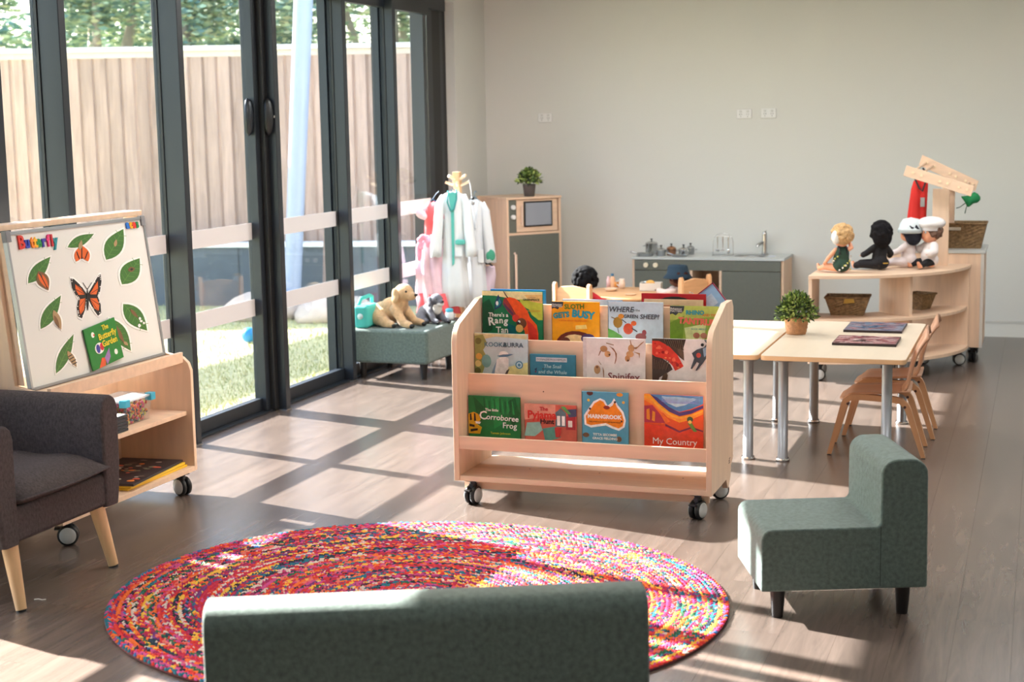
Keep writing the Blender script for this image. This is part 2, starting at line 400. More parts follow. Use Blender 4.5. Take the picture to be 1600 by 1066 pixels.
# power outlets on the back wall
for px, py, lb in ((852, 184, 'single white double-socket plate on its own on the grey wall above the toy fridge'),
                   (1163, 178, 'white wall socket plate nearer the fridge of the close pair above the toy kitchen'),
                   (1201, 177, 'white wall socket plate farther from the fridge of the close pair above the toy kitchen')):
    p = at_y(px, py, YW-.004)
    t = thing('power_outlet', lb, 'outlet', (p.x, YW, p.z), 0, 'power outlets on the back wall')
    MB().box((-.058, -.011, -.037), (.058, 0, .037)).build('plate', M_('white_plastic'), t, bevel=.004)
    for sx in (-.027, .027):
        MB().box((sx-.010, -.015, .010), (sx+.010, -.011, .026)).build('switch', flat((205, 205, 202)), t, bevel=.002)
        MB().box((sx-.009, -.0116, -.008), (sx-.005, -.011, .002)).box((sx+.005, -.0116, -.008), (sx+.009, -.011, .002)).box((sx-.002, -.0116, -.024), (sx+.002, -.011, -.014)).build('socket_slots', flat((120, 120, 118)), t)

# ================================================================ OUTSIDE
GZ = -.05
lawn = MB().box((-30, -6, GZ-.2), (XG-.08, 30, GZ)).build('lawn', mat('lawn', (176, 172, 128), .9, var=.3, vscale=25, bump=.5, bscale=120))
tag(lawn, 'sunlit artificial grass outside the glass doors', 'grass', kind='stuff')
gm = [flat((186, 182, 132), .8), flat((160, 166, 112), .8), flat((204, 196, 156), .8)]
gb = MB(); rg = random.Random(3)
for i in range(26000):
    x = -4.45-rg.random()**1.3*4.6; y = 6.3+rg.random()*6.4; h = .018+rg.random()*.02; a = rg.random()*6.28; l = rg.uniform(-.012, .012)
    c, s = math.cos(a)*.004, math.sin(a)*.004
    gb.add([(x-c, y-s, GZ), (x+c, y+s, GZ), (x+l, y+l*.7, GZ+h)], [(0, 1, 2)], rg.randrange(3))
g = gb.build('grass_blades', gm); tag(g, 'short green grass blades standing on the lawn outside', 'grass', kind='stuff')
# retaining wall with white cap
ang = R_(11); A = Vector((-8.0, 12.7, 0))
def RW(mb, L0, L1): pass
rw = thing('garden_wall', 'dark grey low garden wall with white capping along the far side of the lawn', 'wall', (A.x, A.y, GZ), ang)
MB().box((-4.5, 0, 0), (5.2, .14, .56)).build('wall_body', mat('render_grey', (92, 98, 104), .85, var=.1, vscale=6), rw)
MB().box((-4.5, -.02, .56), (5.2, .18, .60)).build('capping', flat((238, 238, 234), .5), rw, bevel=.004)
for i in range(8):
    MB().box((-4.0+i*1.2, -.006, .02), (-3.992+i*1.2, 0, .55)).build('joint_strip', flat((66, 70, 75)), rw)
bed = MB().box((-4.5, .18, 0), (5.2, 1.9, .50)).build('soil_bed', M_('soil'), rw)
# paling fence
FA = Vector((-9.9, 12.55, 0)); fang = R_(21)
fe = thing('paling_fence', 'tall weathered timber paling fence with pale top cap behind the garden wall', 'fence', (FA.x, FA.y, .225), fang)
fm = plank_mat('paling', (184, 155, 138), .17, .85, 'Z', .24, .1)
front = MB().box((-.052, -.030, 0), (.052, -.014, 2.16)).mesh('paling'); front.materials.append(fm)
backm = MB().box((-.05, -.012, 0), (.05, .002, 2.16)).mesh('paling_back'); backm.materials.append(fm)
for i in range(58):
    for me, dx in ((front, 0), (backm, .0665)):
        o = bpy.data.objects.new('paling', me); COL.objects.link(o); o.parent = fe
        o.location = (i*.133+dx-.6, rg.uniform(-.003, .003), 0)
MB().box((-1.2, -.07, 2.16), (7.4, .05, 2.205)).build('top_cap', flat((236, 230, 222), .6), fe, bevel=.004)
MB().box((-1.2, -.036, 2.10), (7.4, .01, 2.16)).build('fascia_rail', flat((206, 190, 172), .7), fe)
for z in (.5, 1.5): MB().box((-1.2, .004, z), (7.4, .05, z+.09)).build('rail', fm, fe)
# trees beyond the fence
def crown_mesh(seed, n, sz, ext, mats):
    r = random.Random(seed); mb = MB()
    cl = [(r.uniform(-.8, .8)*ext[0], r.uniform(-.7, .7)*ext[1], r.uniform(-.75, .8)*ext[2], r.uniform(.28, .5)) for _ in range(26)]
    for i in range(n):
        cx, cy, cz, cr = r.choice(cl)
        v = Vector((r.gauss(0, 1), r.gauss(0, 1), r.gauss(0, 1))).normalized()*cr*ext[0]*.75*r.random()**.45
        c = Vector((cx, cy, cz))+v
        q = Matrix.Rotation(r.random()*6.28, 3, 'Z') @ Matrix.Rotation(r.uniform(-1.2, 1.2), 3, 'X')
        s = sz*r.uniform(.6, 1.3)
        mb.add([c+q @ Vector((-s, 0, 0)), c+q @ Vector((0, -s*.45, s*.08)), c+q @ Vector((s, 0, 0)), c+q @ Vector((0, s*.45, s*.08))], [(0, 1, 2, 3)], r.randrange(len(mats)))
    me = mb.mesh('crown')
    for m in mats: me.materials.append(m)
    return me
lf = [mat('leaf_a', (124, 154, 128), .6), mat('leaf_b', (166, 186, 148), .6), mat('leaf_c', (104, 138, 128), .6), mat('leaf_d', (190, 196, 156), .6)]
for m in lf:
    m.node_tree.nodes['Principled BSDF'].inputs['Subsurface Weight'].default_value = 0
cm1 = crown_mesh(1, 13000, .052, (1.25, 1.1, 1.7), lf); cm2 = crown_mesh(2, 13000, .052, (1.25, 1.1, 1.7), lf[::-1])
bark = mat('bark', (168, 158, 146), .85, var=.2, vscale=6)
tspots = [(-12.4, 14.4, 'pale trunked leafy tree at the far end of the fence'), (-10.6, 15.6, 'bushy green tree over the fence behind the first wide pane'), (-8.9, 15.7, 'tree with bright gaps in its crown over the fence'),
          (-7.3, 16.9, 'dense blue green tree over the fence behind the door handle pane'), (-5.9, 17.3, 'leafy tree over the fence beside the slanted white post'), (-4.6, 18.4, 'pale leafy tree over the fence nearest the room corner')]
for i, (x, y, lb) in enumerate(tspots):
    t = thing('tree', lb, 'tree', (x, y, 0), i*1.1, 'trees beyond the fence')
    tr = MB()
    for k in range(4):
        a = k*1.7+i; r0 = .05+.02*(k % 2)
        tr.tube([(0, 0, 0), (.1*math.cos(a), .1*math.sin(a), 1.2), (.45*math.cos(a), .45*math.sin(a), 2.6), (.9*math.cos(a), .8*math.sin(a), 4.2)], [.10, r0+.02, r0, .02], 7)
    tr.build('trunk', bark, t)
    c = link('crown', (cm1 if i % 2 else cm2), None, t, (0, 0, 3.0)); c['kind'] = 'stuff'
hd_ = thing('hedge', 'loose blue green hedge filling the gap behind the fence', 'hedge', (-10.5, 22.5, 0), R_(20))
for k in range(4):
    c = link('foliage', cm1, None, hd_, (-5.6+k*3.7, 0, 2.6), (0, 0, k*.9)); c.scale = (1.9, 1, 1.5); c['kind'] = 'stuff'
# slanting post of the shade sail
p_lo = at_y(455, 478, 12.4); p_hi = at_y(484, -260, 12.6)
post = thing('shade_sail_post', 'slanting white and grey metal post standing outside beyond the lawn', 'post', (p_lo.x, p_lo.y, GZ))
d = Vector((p_hi.x-p_lo.x, p_hi.y-p_lo.y, p_hi.z-GZ))
MB().cyl((0, 0, 0), d, .078, .09, 20).build('pole', mat('post_metal', (150, 160, 182), .45, metal=.1), post)
MB().lathe([(0, .03), (.16, .03), (.17, 0)]).build('base_plate', flat((160, 160, 160)), post)
MB().cyl((.22, .25, 0), (d.x*.8+.12, d.y+.2, d.z*.8), .028, .028, 12).build('brace', flat((150, 128, 120)), post)
# pale boulders / mound at the foot of the post
def rock(cx, cy, r, rz, lb, colr):
    rr = random.Random(int(cx*1000)); mb = MB().ball((0, 0, 0), 1, 14, 9)
    mb.v = [(v[0]*r[0]*(1+.18*noise.noise(Vector(v)*1.7+Vector((cx, cy, 0)))), v[1]*r[1], max(0, v[2]+.2)*r[2]*.75*(1+.15*noise.noise(Vector(v)*2.3))) for v in mb.v]
    o = mb.build('boulder', mat('sandstone', (190, 172, 156), .9, var=.15, vscale=7, bump=.5, bscale=12), None, (cx, cy, GZ), (0, 0, rz)); tag(o, lb, 'rock', 'pale boulders by the post')
p = at_z(446, 492, GZ); rock(p.x-.1, p.y-.25, (.38, .3, .26), .3, 'large pale boulder at the foot of the slanted post', 0)
p = at_z(492, 498, GZ); rock(p.x+.15, p.y, (.34, .28, .22), 1.2, 'wide pale boulder beside the largest one at the wall', 0)
p = at_z(528, 488, GZ); rock(p.x+.2, p.y-.1, (.24, .2, .18), 2.2, 'small pale boulder nearest the fourth mullion', 0)
p = at_z(390, 536, GZ)
bl = MB().ball((0, 0, .062), .062, 24, 14).build('play_ball', mat('ball_blue', (38, 128, 186), .35), None, (p.x, p.y, GZ)); tag(bl, 'small blue play ball lying on the grass outside', 'ball')
# unseen shade sails, added above the frame to cast shade strips on the lawn
def sail(cx, cy, L, Wd, z, lb):
    n = 14; vs = []; fs = []
    a = R_(0)
    for i in range(n+1):
        for j in range(5):
            u = i/n-.5; v = j/4-.5
            vs.append((cx+v*Wd*(1-.25*(1-4*u*u)), cy+u*L, z-.25*(1-4*u*u)))
    for i in range(n):
        for j in range(4): fs.append((i*5+j, (i+1)*5+j, (i+1)*5+j+1, i*5+j+1))
    mb = MB().add(vs, fs, 0, True); o = mb.build('shade_sail', flat((206, 200, 190), .8)); tag(o, lb, 'shade sail', 'added shade sails')
    q = o.modifiers.new('s', 'SOLIDIFY'); q.thickness = .004
sail(-10.5, 9.5, 9, 1.25, 3.6, 'unseen wide pale shade sail added high over the lawn')
sail(-12.9, 11.2, 9, .5, 3.9, 'unseen narrow pale shade sail added high over the lawn')
# ================================================================ CASTORS
def castor(parent, x, y, ang, r=.042, top=.10):
    c = thing('c', '', ''); 
    for k in ('label', 'category'): del c[k]
    c.name = 'castor'; c.parent = parent; c.location = (x, y, 0); c.rotation_euler = (0, 0, ang)
    mb = MB()
    for s in (-1, 1):
        mb.lathe([(r*.76, -.0005), (r*.82, 0), (r, .004), (r, .017), (r*.86, .021), (0, .021)] , n=24, M=Matrix.Translation((0, s*.004, r)) @ Matrix.Rotation(-s*math.pi/2, 4, 'X'))
    mb.build('tyre', M_('black_plastic'), c)
    mb = MB()
    for s in (-1, 1):
        mb.lathe([(r*.80, .0205), (r*.76, .0245), (r*.25, .0255), (0, .0255)], n=24, M=Matrix.Translation((0, s*.004, r)) @ Matrix.Rotation(-s*math.pi/2, 4, 'X'))
    mb.build('hub_disc', mat('hub_grey', (206, 207, 206), .4), c)
    MB().box((-.016, -.010, r*.6), (.016, .010, top-.016)).cyl((0, 0, top-.02), (0, 0, top), .014, n=12).box((-.024, -.024, top-.004), (.024, .024, top)).build('fork', M_('frame_dark'), c)
    MB().box((-r*1.25, -.016, r*1.55), (-r*.2, .016, r*1.75)).build('brake_lever', M_('black_plastic'), c, bevel=.002)
    return c

# ================================================================ SHELF TROLLEY WITH MAGNETIC BOARD (left)
SX, SY0, SY1 = -3.60, 4.94, 5.96
st = thing('shelf_trolley', 'birch plywood shelf trolley with a tilted white magnetic board beside the glass doors', 'shelf', (SX, SY0, 0))
LN = SY1-SY0
# side profile in local (x, z): front at x=0, back at x=-.52
prof = [(0, .105), (0, .565), (-.012, .60), (-.04, .625), (-.075, .632), (-.185, .655), (-.245, 1.265), (-.30, 1.275), (-.52, .60), (-.52, .105)]
for y0 in (0, LN-.022):
    MB().prism(prof, y0, y0+.022, 'Y').build('side_panel', M_('birch_v'), st, bevel=.002)
MB().box((-.52, .022, .105), (0, LN-.022, .127)).build('bottom_shelf', M_('birch'), st, bevel=.0015)
MB().box((-.40, .022, .36), (-.028, LN-.022, .38)).build('shelf', M_('birch'), st, bevel=.0015)
MB().box((-.40, .022, .127), (-.385, LN-.022, .63)).build('back_panel', M_('birch'), st)
lg = MB().box((-.19, .022, .612), (-.035, LN-.022, .632)).box((-.052, .022, .60), (-.034, LN-.022, .648)).build('ledge', M_('birch'), st, bevel=.0015)
MB().box((-.315, -.004, 1.262), (-.225, LN+.004, 1.284)).build('top_cap', M_('birch'), st, bevel=.003)
# magnetic board: plane through lower front line and upper back line
B0 = Vector((-.128, 0, .640)); B1 = Vector((-.205, 0, 1.252))
bt = math.atan2(B0.x-B1.x, B1.z-B0.z); BH = (B1-B0).length
board = bpy.data.objects.new('magnetic_board', None); COL.objects.link(board); board.parent = st
BM = Matrix.Translation(B0) @ Matrix.Rotation(-bt, 4, 'Y')   # local: y along board, z up the board, +x out
board.matrix_local = BM
MB().box((-.012, .03, 0), (0, LN-.03, BH)).build('white_face', M_('whiteboard'), board)
MB().box((-.014, .022, -.004), (.006, .034, BH+.004)).box((-.014, LN-.034, -.004), (.006, LN-.022, BH+.004)).box((-.014, .022, BH-.008), (.006, LN-.022, BH+.006)).box((-.014, .022, -.006), (.006, LN-.022, .006)).build('alu_frame', M_('alu'), board, bevel=.001)
for y_ in (.020, LN-.050): MB().box((-.014, y_, BH-.035), (.009, y_+.030, BH+.009)).build('corner_cap', M_('grey_plastic'), board, bevel=.002)
MB().prism([(-.25, .655), (-.155, .655), (-.215, 1.255), (-.29, 1.262)], .0222, .024, 'Y').build('inner_cheek', M_('birch'), st)
for x, y, a in ((-.05, .10, .5), (-.04, LN-.07, -.35), (-.47, .10, .2), (-.47, LN-.1, .8)): castor(st, x, y, a)
# things on the shelves
W_ST = Matrix.Translation(st.location)
def onboard(u, v, out=0.001):   # u along board (0..LN), v up the board
    return W_ST @ BM @ Vector((out, u, v))
def board_obj(mb_or_me, name, mats, u, v, out=.0006, rot=0):
    me = mb_or_me.mesh(name) if isinstance(mb_or_me, MB) else mb_or_me
    o = bpy.data.objects.new(name, me); COL.objects.link(o)
    for m in (mats if isinstance(mats, (list, tuple)) else [mats]): me.materials.append(m)
    # local xy of the shape -> board (y, z), z out
    Q = Matrix(((0, 0, 1, 0), (1, 0, 0, 0), (0, 1, 0, 0), (0, 0, 0, 1)))
    o.matrix_world = Matrix.Translation(onboard(u, v, out)) @ Matrix.Rotation(-bt, 4, 'Y') @ Q @ Matrix.Rotation(rot, 4, 'Z')
    return o
def bproj(px, py):   # where the line of sight meets the board
    P0 = onboard(0, 0); n = (W_ST @ BM).to_3x3() @ Vector((1, 0, 0)); d = ray(px, py)
    P = CAM + d*((P0-CAM).dot(n)/d.dot(n)); L = (W_ST @ BM).inverted() @ P
    return L.y, L.z
def grow(poly, k, cx=None):
    n = len(poly); cx = sum(p[0] for p in poly)/n; cy = sum(p[1] for p in poly)/n; out = []
    for x, y in poly:
        d = math.hypot(x-cx, y-cy) or 1; out.append((x+(x-cx)/d*k, y+(y-cy)/d*k))
    return out
def leaf_poly(L, Wd, n=9, tip=.0):
    up = [(L*(i/n-.5), Wd/2*math.sin(math.pi*(i/n)**.85)) for i in range(n+1)]
    dn = [(L*(i/n-.5), -Wd/2*math.sin(math.pi*(i/n)**.85)) for i in range(n-1, 0, -1)]
    return up+dn
WH = flat((240, 240, 236)); LG = flat((62, 112, 46)); LG2 = flat((92, 140, 62)); DG = flat((30, 66, 34)); BR = flat((120, 84, 52)); TAN = flat((170, 140, 100)); OR = flat((222, 98, 28)); BK = flat((26, 22, 22))
def rot2(poly, a, dx=0, dy=0):
    c, s = math.cos(a), math.sin(a); return [(x*c-y*s+dx, x*s+y*c+dy) for x, y in poly]
def leaf_magnet(px, py, leaf, extra, lb, nm='leaf_magnet'):
    """shapes in photo-sized units about (px, py), laid onto the plane of the board"""
    u, v = bproj(px, py)
    def mp(pl):
        out = []
        for x, y in pl: a, b = bproj(px+x, py-y); out.append((a-u, b-v))
        return out
    cx, cy, L, Wd, dg = leaf; a = R_(dg)
    pl = rot2(leaf_poly(L, Wd), a, cx, cy)
    mb = MB().prism(mp(grow(pl, 3.2)), 0, .0012, mi=0); ex = []
    for (k, x, y, lx, ly, aa, mi) in extra:
        aa = R_(aa)
        q = rot2(leaf_poly(lx, ly) if k == 'e' else [(-lx/2, -ly/2), (lx/2, -ly/2), (lx/2, ly/2), (-lx/2, ly/2)], aa, x, y)
        if k == 'e' and abs(x)+abs(y) > 9: mb.prism(mp(grow(q, 3)), 0, .0011, mi=0)
        ex.append((q, mi))
    o = board_obj(mb, nm, [WH], u, v); tag(o, lb, 'magnet', 'picture magnets on the white board')
    pic = MB().prism(mp(pl), .0012, .0018, mi=0)
    pic.prism(mp(rot2([(-L/2, -.5), (L/2, -.3), (L/2, .3), (-L/2, .5)], a, cx, cy)), .0018, .0021, mi=1)
    for k in range(1, 6):
        for s in (-1, 1):
            xx = -L/2+L*k/6.5
            pic.prism(mp(rot2([(xx, 0), (xx+5, s*Wd*.34), (xx+5.7, s*Wd*.34), (xx+.9, 0)], a, cx, cy)), .0018, .0020, mi=1)
    z = .0022
    for q, mi in ex: pic.prism(mp(q), z, z+.0007, mi=mi); z += .0003
    link('printed_picture', pic.mesh('printed_picture'), [LG, LG2, BR, TAN, OR, BK, WH, DG], o)
    return o
leaf_magnet(127, 380, (-1, 4, 46, 16, 27), [('e', -4, -16, 27, 13, 70, 4), ('e', 5, -16, 27, 13, 112, 4), ('r', 0, -14, 22, 1.6, 90, 5), ('e', -2, -3, 16, 6, 80, 3), ('r', -6, -19, 1.2, 12, 20, 5), ('r', 7, -19, 1.2, 12, -20, 5)], 'leaf magnet with an emerging orange butterfly, top row beside the lettering')
leaf_magnet(179, 382, (0, 0, 55, 28, 61), [('e', 1, 2, 12, 5, 80, 3)], 'broad green leaf magnet with a pale egg, topmost on the right')
leaf_magnet(204, 424, (0, 0, 49, 29, 56), [('e', 1, 3, 12, 8, 15, 2), ('e', 1, 3, 5, 3.5, 15, 5)], 'green leaf magnet with a brown egg case, second down on the right edge')
leaf_magnet(211, 496, (0, 0, 56, 26, -48), [('e', -2, 6, 19, 5, -48, 2), ('e', 7, -2, 4, 5, 0, 6), ('e', 9, -6, 5, 4, 0, 6), ('e', 6, -13, 5, 6, 0, 6), ('e', 13, -9, 4, 4, 0, 6)], 'green leaf magnet eaten with white holes, on the right edge')
leaf_magnet(187, 523, (0, 0, 61, 24, -56), [('e', -1, 1, 34, 7, -62, 2), ('e', 9, -14, 9, 5, -40, 3)], 'green leaf magnet with a long brown caterpillar, beside the green book')
leaf_magnet(62, 428, (-1, 6, 54, 20, 50), [('e', 5, -11, 34, 19, -62, 2), ('e', 3, -11, 26, 6, -60, 4), ('e', 8, -12, 24, 5, -66, 4), ('r', 5, -11, 26, 1, -62, 5)], 'leaf magnet with a dark folded butterfly, upper left under the lettering')
leaf_magnet(80, 491, (-1, 3, 61, 20, 59), [('e', 9, -9, 33, 11, -68, 3), ('e', 8, -12, 22, 5, -68, 2)], 'leaf magnet with a grey hanging chrysalis, middle of the left edge')
leaf_magnet(102, 555, (-1, 2, 67, 17, 66), [('e', 10, -6, 29, 9, -60, 3), ('r', 7, -1, 1.4, 7, -60, 5), ('r', 9, -5, 1.4, 8, -60, 5), ('r', 12, -9, 1.4, 8, -60, 5), ('r', 14, -13, 1.4, 7, -60, 5)], 'leaf magnet with a striped hanging caterpillar, lowest on the left')
# monarch butterfly magnet
u0, v0 = bproj(136, 464)
def mpb(pl):
    out = []
    for x, y in pl: a, b = bproj(136+x*300, 464-y*410); out.append((a-u0, b-v0))
    return out
rw_ = [(.004, .012), (.03, .045), (.058, .082), (.070, .086), (.074, .06), (.066, .02), (.056, -.002), (.070, -.03), (.072, -.062), (.056, -.072), (.03, -.045), (.006, -.01)]
lw_ = [(-.004, .012), (-.03, .04), (-.07, .068), (-.088, .07), (-.080, .035), (-.06, .006), (-.045, -.006), (-.055, -.04), (-.048, -.075), (-.028, -.082), (-.012, -.05), (-.005, -.01)]
mb = MB().prism(mpb(grow(rw_, .008)), 0, .0012).prism(mpb(grow(lw_, .008)), 0, .0012).prism(mpb([(-.01, -.045), (.01, -.045), (.01, .03), (-.01, .03)]), 0, .0012)
bm_ = board_obj(mb, 'butterfly_magnet', [WH], u0, v0); tag(bm_, 'large orange and black butterfly magnet at the centre of the board', 'magnet', 'picture magnets on the white board')
pic = MB().prism(mpb(rw_), .0012, .002, mi=1).prism(mpb(lw_), .0012, .002, mi=1)
for pl in ([(.008, .008), (.03, .036), (.054, .062), (.055, .03), (.046, .008)], [(.008, -.004), (.048, -.004), (.062, -.03), (.058, -.055), (.034, -.042)], [(-.008, .008), (-.03, .03), (-.064, .05), (-.062, .028), (-.045, .006)], [(-.008, -.004), (-.038, -.008), (-.044, -.04), (-.036, -.068), (-.018, -.05)]):
    pic.prism(mpb(pl), .002, .0026, mi=0)
    for p in pl[1:]: pic.prism(mpb([(pl[0][0], pl[0][1]-.001), (p[0], p[1]-.0012), (p[0], p[1]+.0012), (pl[0][0], pl[0][1]+.001)]), .0026, .003, mi=1)
rr = random.Random(4)
for k in range(46):
    q = rr.choice((rw_, lw_)); i = rr.randrange(1, len(q)-1); t = rr.random(); x = q[i][0]*(1-t)+q[i+1][0]*t; y = q[i][1]*(1-t)+q[i+1][1]*t
    pic.prism(mpb([(x*.94-.0018, y*.94-.0018), (x*.94+.0018, y*.94-.0018), (x*.94+.0018, y*.94+.0018), (x*.94-.0018, y*.94+.0018)]), .002, .0028, mi=2)
pic.prism(mpb(rot2(leaf_poly(.085, .011), 1.6, 0, -.01)), .002, .004, mi=1)
for s in (-1, 1): pic.prism(mpb([(0, .03), (s*.022, .055), (s*.024, .054), (s*.002, .028)]), .0012, .002, mi=1)
link('printed_picture', pic.mesh('printed_picture'), [OR, BK, WH], bm_)
# lettering magnets
cols = [(214, 52, 40), (40, 60, 170), (238, 130, 30), (240, 180, 40), (46, 140, 70), (66, 60, 160), (226, 50, 120), (210, 50, 60), (30, 140, 150)]
xs = [32, 41, 49, 54, 59, 67, 74, 80, 85]
for i, (ch, c) in enumerate(zip('Butterfly', cols)):
    u, v = bproj(xs[i], 380-i*.45)
    me = text_mesh(ch, .074 if i == 0 else .066, .003, .0022)
    o = board_obj(me, 'letter_magnet', flat(c), u, v, .004)
    tag(o, ['red capital B magnet at the start of the word', 'blue letter u magnet after the red capital B', 'orange letter t magnet, first t of the word', 'yellow letter t magnet, second t of the word', 'green letter e magnet between t and r', 'violet letter r magnet between e and f',
            'pink letter f magnet before the l', 'red letter l magnet before the final y', 'teal letter y magnet at the end of the word'][i], 'magnet', 'letter magnets on the white board')
for i, (px, c, lb) in enumerate(((198, (30, 110, 200), 'blue'), (203, (240, 170, 30), 'yellow'), (208, (220, 50, 40), 'red'), (213, (30, 130, 70), 'green'))):
    u, v = bproj(px, 351.5-.4*i)
    o = board_obj(text_mesh('aces'[i], .05, .003, .0025), 'letter_magnet', flat(c), min(u, LN-.02), v, .004)
    tag(o, lb+' letter magnet in the cluster at the top right corner of the board', 'magnet', 'letter magnets on the white board')

# ---------------------------------------------------------------- book builder
def circ(cx, cy, r, ry=None, n=14, a0=0, a1=6.2832):
    ry = r if ry is None else ry
    k = n if a1 > 6.28 else n+1
    return [(cx+r*math.cos(a0+(a1-a0)*i/n), cy+ry*math.sin(a0+(a1-a0)*i/n)) for i in range(k)]
def book(lb, w, h, t, loc, bg, shapes=(), texts=(), lean=0, rz=0, group='picture books on the display trolley', name='picture_book', cut=None, rough=.3):
    """front cover faces -Y; cover coordinates: x 0..1 across, y down from the top in units of the width"""
    b = thing(name, lb, 'book', loc, rz, group)
    b.rotation_euler = (lean, 0, rz)
    MB().box((0, -t, 0), (w, -t+.002, h)).box((0, -.002, 0), (w, 0, h)).box((0, -t, 0), (.003, 0, h)).build('cover', mat('cover_%02x%02x%02x' % tuple(bg), bg, rough, var=.08, vscale=40), b, bevel=.0006)
    MB().box((.003, -t+.002, .003), (w-.004, -.002, h-.003)).build('page_block', M_('page'), b)
    def ink(c): return mat('ink_%02x%02x%02x' % tuple(c), c, rough, var=.13, vscale=55)
    if shapes:
        mats = []; mb = MB(); y = -t
        for k, (c, poly) in enumerate(shapes):
            m = ink(c)
            if m not in mats: mats.append(m)
            pl = [(min(max(x, .0), 1)*w, h-min(max(yy, 0), h/w)*w) for x, yy in poly]
            lo = -t-.0003-(k+1)*.00012
            mb.prism(pl, lo, -t, 'Y', mi=mats.index(m))
        mb.build('cover_picture', mats, b)
        d0 = .0005+len(shapes)*.00012
    else: d0 = .0004
    for tx in texts:
        s, x, y, size, c = tx[:5]; rot = tx[5] if len(tx) > 5 else 0; bold = tx[6] if len(tx) > 6 else 0; sh = tx[7] if len(tx) > 7 else 0
        me = text_mesh(s, size*w, .0003, bold*w, sh)
        o = link('title_lettering', me, flat(c, rough), b)
        o.rotation_euler = (math.pi/2, rot, 0); o.location = (x*w, -t-d0-.0004, h-y*w)
    return b

# green book leaning on the board
u, v = bproj(142, 580)
gb_ = book('small green book leaning against the white board under the butterfly magnet', .235, .178, .006, (0, 0, 0), (40, 128, 52),
    [((240, 240, 236), circ(.24, .15, .05)), ((226, 60, 60), circ(.27, .16, .02)), ((235, 235, 230), circ(.34, .42, .14, .10)), ((60, 60, 150), circ(.30, .42, .06, .08)), ((200, 40, 60), circ(.42, .41, .06, .07)), ((226, 90, 50), [(.20, .76), (.34, .60), (.46, .62), (.40, .76)]), ((160, 120, 180), [(.42, .62), (.62, .48), (.60, .64), (.46, .76)]), ((240, 240, 236), circ(.80, .60, .05))],
    [('The', .64, .10, .13, (238, 214, 60), 0, .003), ('Butterfly', .66, .24, .16, (238, 214, 60), 0, .003), ('Garden', .68, .38, .16, (238, 214, 60), 0, .003)], group='books on the shelf trolley')
q = onboard(u, .008, .007)
gb_.matrix_world = Matrix.Translation(q) @ Matrix.Rotation(-bt-.02, 4, 'Y') @ Matrix.Rotation(math.pi/2, 4, 'Z') @ Matrix.Rotation(R_(-6), 4, 'Y')
# clear tub full of beads
tb = thing('storage_tub', 'clear plastic tub of colourful beads with blue clips on the middle shelf', 'tub', (SX-.165, SY0+.70, .380))
MB().lathe([(.001, .001), (.10, .001), (.112, .10), (.116, .10), (.116, .104), (.108, .104)], n=4, M=Matrix.Diagonal((1, 1.35, 1, 1)) @ Matrix.Rotation(math.pi/4, 4, 'Z')).build('tub_body', mat('clear_plastic', (225, 230, 232), .1, alpha=.25), tb)
MB().box((-.088, -.115, .104), (.088, .115, .114)).build('tub_lid', mat('clear_lid', (210, 214, 216), .2, alpha=.55), tb, bevel=.004)
for s in (-1, 1): MB().box((.060, s*.10-.018, .085), (.094, s*.10+.018, .118)).build('clip', mat('clip_blue', (60, 176, 208), .35), tb, bevel=.003)
rb = random.Random(9); bd = MB()
for k in range(420):
    z = .008+rb.random()*.078; f = .066+z*.07; x = rb.uniform(-1, 1)*f; y = rb.uniform(-1, 1)*f*1.33
    if max(abs(x)/f, abs(y)/f/1.33) < .6 and z < .075: x = math.copysign(f*.93, x)
    bd.ball((x, y, z), .0085, 6, 4, mi=rb.randrange(6))
o = bd.build('beads', [flat(c) for c in ((200, 60, 50), (230, 130, 40), (40, 90, 110), (40, 50, 70), (200, 60, 120), (190, 190, 90))], tb); o['kind'] = 'stuff'
# stack of dark trays / frames on the middle shelf
for k in range(5):
    o = MB().box((-.13, -.17, 0), (.13, .17, .012)).build('picture_tray', M_('frame_dark'), None, (SX-.165, SY0+.37, .381+k*.0145), bevel=.002)
    MB().box((-.122, -.162, .0121), (.122, .162, .0128)).build('white_sheet', M_('white_paper'), o)
    tag(o, ['lowest', 'second lowest', 'middle', 'second highest', 'topmost'][k]+' of the dark thin trays stacked on the middle shelf', 'tray', 'thin trays on the middle shelf')
# flat picture boards on the bottom shelf
for k, (lb, ec) in enumerate((('yellow edged floor puzzle lying lowest on the bottom shelf', (236, 190, 40)), ('yellow edged floor puzzle in the middle of the bottom shelf pile', (236, 196, 50)), ('dark patterned floor puzzle lying on top of the bottom shelf pile', (52, 44, 46)))):
    o = MB().box((-.15, -.24, 0), (.15, .24, .010)).build('floor_puzzle', flat(ec), None, (SX-.175+k*.004, SY0+.735-k*.01, .1275+k*.0112), rot=(0, 0, .05*k), bevel=.0015)
    tag(o, lb, 'puzzle', 'floor puzzles on the bottom shelf')
    if k == 2:
        pmb = MB(); mt = [flat(c) for c in ((150, 130, 120), (206, 92, 66), (190, 176, 160), (100, 84, 74), (222, 120, 50), (120, 120, 96))]
        for j in range(46):
            cx, cy = rb.uniform(-.12, .12), rb.uniform(-.2, .2); r = rb.uniform(.008, .024)
            pmb.prism(circ(cx, cy, r, r*rb.uniform(.5, 1), 9), .0101, .0104+j*.00002, mi=rb.randrange(6))
        pmb.build('printed_picture', mt, o)

